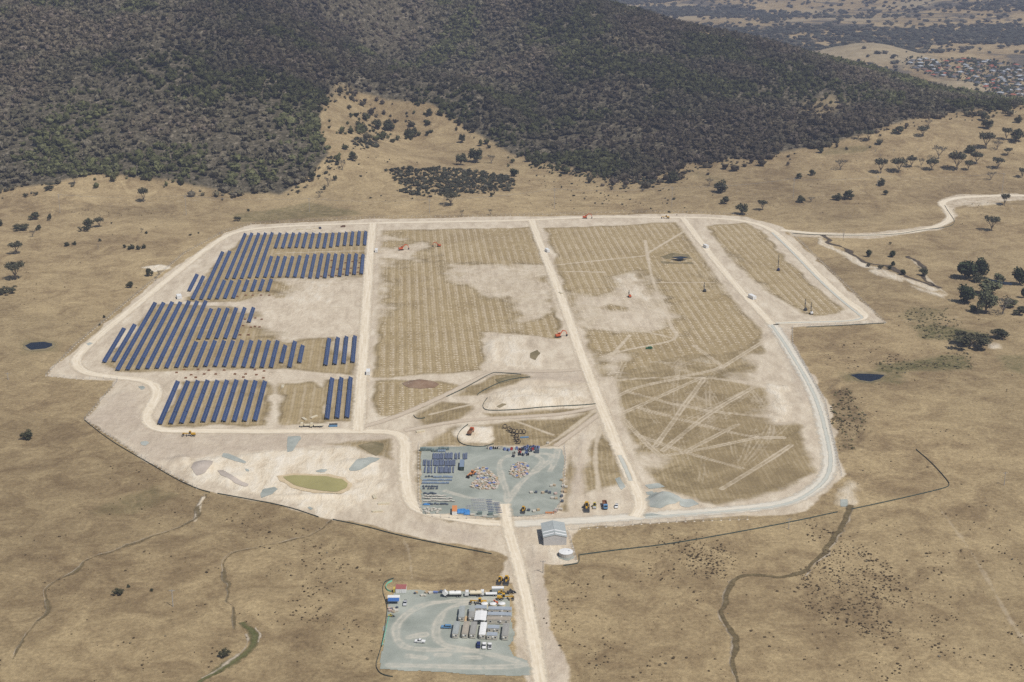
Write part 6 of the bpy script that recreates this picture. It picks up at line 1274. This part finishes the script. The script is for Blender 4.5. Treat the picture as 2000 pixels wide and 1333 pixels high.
cloth_fence([(769,1131),(755,1135),(748,1142),(748,1160),(752,1170),(757,1190),(755,1205),(750,1240),(742,1275),(733,1300),(740,1315),(752,1321),(767,1323)], .7, M_SILT, "dark silt fence curving round the car park")
for pts, lab in [([(766,1136),(757,1140),(752,1148),(757,1155),(764,1157)], "mint green barrier mesh curl behind the car park"), ([(760,1206),(756,1220),(752,1240),(748,1255),(746,1264)], "mint green barrier mesh along the car park edge")]: cloth_fence(pts, .9, M_TEALC, lab, "barrier_mesh", "barrier", grp="mint barrier meshes")
def wire_fence(pts, lab, h=2.0, spacing=5.0, hill=False, grp="wire security fences"):
    w, _ = resample(world_poly(pts, hill), 2.5); q, _ = resample(w, max(spacing, len(w) * 2.5 / 96)); z = hgt(q[:, 0], q[:, 1]); c0 = q.mean(0); z0 = float(z.mean()); t = thing("wire_fence", lab, "fence", (c0[0], c0[1], z0), 0, grp); m = MB()
    for j in range(len(q) - 1):
        for hh_ in (.15, h * .5, h): m.bar((q[j, 0] - c0[0], q[j, 1] - c0[1], z[j] - z0 + hh_), (q[j + 1, 0] - c0[0], q[j + 1, 1] - c0[1], z[j + 1] - z0 + hh_), .05)
    m.build("wires", M_WIRE, t); po = MB().box((0, 0, h / 2), (.14, .14, h + .3)).build("post", M_STEEL, t); fo = MB().tube((0, 0, -.02), (0, 0, .12), .75, .45, n=7).build("footing_spoil", simple("pale footing spoil " + str(len(bpy.data.materials)), (.64, .56, .44), .95, .1), po)
    for j in range(len(q)):
        loc = (q[j, 0] - c0[0], q[j, 1] - c0[1], z[j] - z0)
        if j == 0: po.location = loc; continue
        o = bpy.data.objects.new("post", po.data); COL.objects.link(o); o.parent = t; o.location = loc; f = bpy.data.objects.new("footing_spoil", fo.data); COL.objects.link(f); f.parent = o
for pts, lab, hl in [([(490,437),(600,430),(730,425),(900,424),(1060,420)], "wire fence behind the top road, left half", False), ([(1060,420),(1200,415),(1330,414),(1460,420)], "wire fence behind the top road, right half", True), ([(1545,455),(1600,508),(1660,565),(1728,630)], "wire fence along the right outer road", False), ([(1728,632),(1640,634),(1560,638)], "wire fence closing the right corner", False), ([(1548,640),(1548,672),(1580,730),(1612,785),(1625,850),(1644,930)], "wire fence along the right side road", False),
                     ([(90,733),(150,672),(290,555),(360,495),(440,452),(490,438)], "wire fence along the upper left road", False), ([(90,735),(150,741),(232,742),(215,762),(165,820)], "wire fence round the left corner", False), ([(165,820),(290,903),(385,955)], "wire fence inside the lower left silt fence", False), ([(1115,1036),(1200,1028),(1320,1020),(1460,1015)], "wire fence below the bottom right road", False), ([(1109,1037),(1117,1065),(1126,1095)], "wire fence right of the grey shed", False),
                     ([(818,870),(817,920),(818,985),(824,1002),(845,1010),(900,1014),(980,1012)], "yard fence on the left and near side", False), ([(996,1010),(1050,1010),(1088,1004),(1100,965),(1105,900),(1102,872)], "yard fence on the right side", False)]: wire_fence(pts, lab, hill=hl)

# ------------------------------------------------------------------ power poles and lines
def pole(px, py, top, lab, arms=1, grp="timber power poles"):
    p = P(px, py); s = ppm(p); hgt_ = (py - top) / s / .97; t = thing("power_pole", lab, "power pole", p, .1 if hgt_ < 14 else -.05, grp); m = MB(); m.tube((0, 0, -.3), (0, 0, hgt_), .24, .15, 8); m.build("shaft", M_POLE, t)
    for a in range(arms):
        z = hgt_ - .7 - a * 1.6; m = MB(); m.box((0, .2, z), (3.0, .16, .2)); m.bar((-.9, .2, z), (0, .16, z - .9), .07); m.bar((.9, .2, z), (0, .16, z - .9), .07); ar = m.build("crossarm", M_POLE, t)
        for x in (-1.35, 0.25, 1.35): i = MB(); i.tube((x, .2, z + .1), (x, .2, z + .42), .09, .06, 6); i.build("insulator", M_DSTEEL, ar)
    return Vector((p.x, p.y, p.z + hgt_ - .3))
MAIN = [(117.5,416,380),(364,421,382),(604.6,415,388),(839,417,389),(1083,408,369),(1312,404,366),(1549,388,349),(1713.6,364,344),(1957,377,339)]
tops = [pole(a, b, c, f"tall grey power pole, {nth(i, len(MAIN))} in the line below the hill", 2) for i, (a, b, c) in enumerate(MAIN)]
pole(338, 1185, 1149, "lone grey power pole in the lower left grass"); pole(1961, 948, 921, "lone power pole at the far right paddock"); pole(1540, 1034, 1011, "lone power pole beside the long silt fence"); pole(1060.5, 1119, 1093, "power pole just below the concrete tank"); pole(16, 742, 728, "small pole at the left edge of the photo")
def wires(tp, lab):
    m = MB()
    for off in (-1.35, .25, 1.35):
        for a, b in zip(tp[:-1], tp[1:]):
            pr = None
            for k in range(11):
                f = k / 10; q = a.lerp(b, f) + Vector((off, .2, -4 * 3.0 * f * (1 - f)))
                if pr is not None: m.bar(pr, q, .05)
                pr = q
    tag(m.build("power_line", M_WIRE), lab, "power line")
wires(tops, "sagging power line strung along the poles below the hill")

# ------------------------------------------------------------------ the far suburb
def mk_house(mat, k):
    w, d = [(14, 10), (12, 12), (16, 9)][k]; m = MB(); m.box((0, 0, 1.4), (w, d, 2.8), 0); hw, hd = w / 2 + .6, d / 2 + .6; r = 2.4
    V = [(-hw, -hd, 2.8), (hw, -hd, 2.8), (hw, hd, 2.8), (-hw, hd, 2.8), (-hw + hd, 0, 2.8 + r), (hw - hd if hw > hd else 0.01, 0, 2.8 + r)]
    m.add(V, [(0, 1, 5, 4), (1, 2, 5), (2, 3, 4, 5), (3, 0, 4), (3, 2, 1, 0)], 1); o = m.build("house", [M_HUTT if k else M_HUTG, mat]); tag(o, "-", "house"); return o
HS = [(mk_house(m, k), n) for (m, n) in zip(M_ROOFT, ("terracotta roofed", "slate roofed", "pale roofed", "brown roofed")) for k in range(3)]
used = set(); sub = [(1765,124),(1800,114),(1850,118),(1905,114),(1990,128),(2010,150),(2010,215),(1960,200),(1890,158),(1830,150),(1790,140)]
cand = [(rng.uniform(1760, 2012), rng.uniform(112, 212)) for _ in range(700)]; pts = []
k_in = px_inside(sub, np.array([c[0] for c in cand]), np.array([c[1] for c in cand])) > 0
for c, ok in zip(cand, k_in):
    if not ok or len(pts) > 270: continue
    q = P(*c)
    if q.y < 2900 or any((q.x - a.x) ** 2 + (q.y - a.y) ** 2 < 20 ** 2 for a in pts): continue
    pts.append(q)
for q in pts:
    i = int(rng.choice(12, p=np.array([3, 3, 3, 4, 4, 4, 5, 5, 5, 2, 2, 2]) / 42)); o, n = HS[i]
    if i in used: o = o.copy(); COL.objects.link(o)
    used.add(i); o.location = q; o.rotation_euler = (0, 0, random.choice([.3, 1.87, .9, 2.4])); o["label"] = f"{n} house among trees in the far suburb"; o["group"] = f"{n} houses of the far suburb"
for i, (o, n) in enumerate(HS):
    if i not in used: bpy.data.objects.remove(o)
sx = np.repeat([q.x for q in pts], 9) + rng.normal(size=len(pts) * 9) * 17; sy = np.repeat([q.y for q in pts], 9) + rng.normal(size=len(pts) * 9) * 17; n = len(sx); hh = 2.5 + 5 * rng.random(n) ** 2
mass("suburb_trees", sx, sy, hh * 1.1, hh, tints(n, (.05, .06, .036), .3, .05), M_FOREST, [blob_variant(60 + i, 6, 1) for i in range(4)], "street and garden trees mixed through the far suburb", -.3)
print("houses", len(pts))

# goods along the back and left edge of the car park
cp = [(470,272,DP),(490,262,HC[4][0]),(610,262,HC[1][0]),(632,258,HC[4][0]),(668,268,WC),(690,262,WC),(725,262,HC[3][0]),(752,262,HC[3][0]),(790,258,DP),(812,256,DP),(560,298,WC),(600,300,WC),(140,470,HC[2][0]),(165,485,DP),(185,470,HC[1][0]),(205,490,WC),(225,500,WC),(150,500,HC[2][0]),(235,460,DP),(190,515,HC[1][0])]
for lo_, nm_, ph in ((0, 12, "along the back edge of the car park"), (12, 20, "in the heap at the car park left edge")):
    l = sorted(cp[lo_:nm_], key=lambda q: (q[0], q[1]))
    for i, (a, b, pr) in enumerate(l): place(pr, P(*CZ(a, b)) + LIFT, random.uniform(-.6, .6), f"small load of goods, {nth(i, len(l))} {ph}", "goods around the car park edge", (random.uniform(.8, 1.2),) * 3)

# ------------------------------------------------------------------ air: a closed box of even haze
hz = MB(); hz.box((0, 3500, 210), (16000, 14000, 700)); 
hzm = bpy.data.materials.new("haze air"); hzm.use_nodes = True; _t = hzm.node_tree; _t.nodes.clear()
_o = _t.nodes.new("ShaderNodeOutputMaterial"); _v = _t.nodes.new("ShaderNodeVolumePrincipled")
_v.inputs['Color'].default_value = (.72, .78, 1.0, 1); _v.inputs['Density'].default_value = 0.00010; _v.inputs['Anisotropy'].default_value = 0.15
_t.links.new(_v.outputs[0], _o.inputs['Volume'])
kind(hz.build("haze", hzm), "stuff")
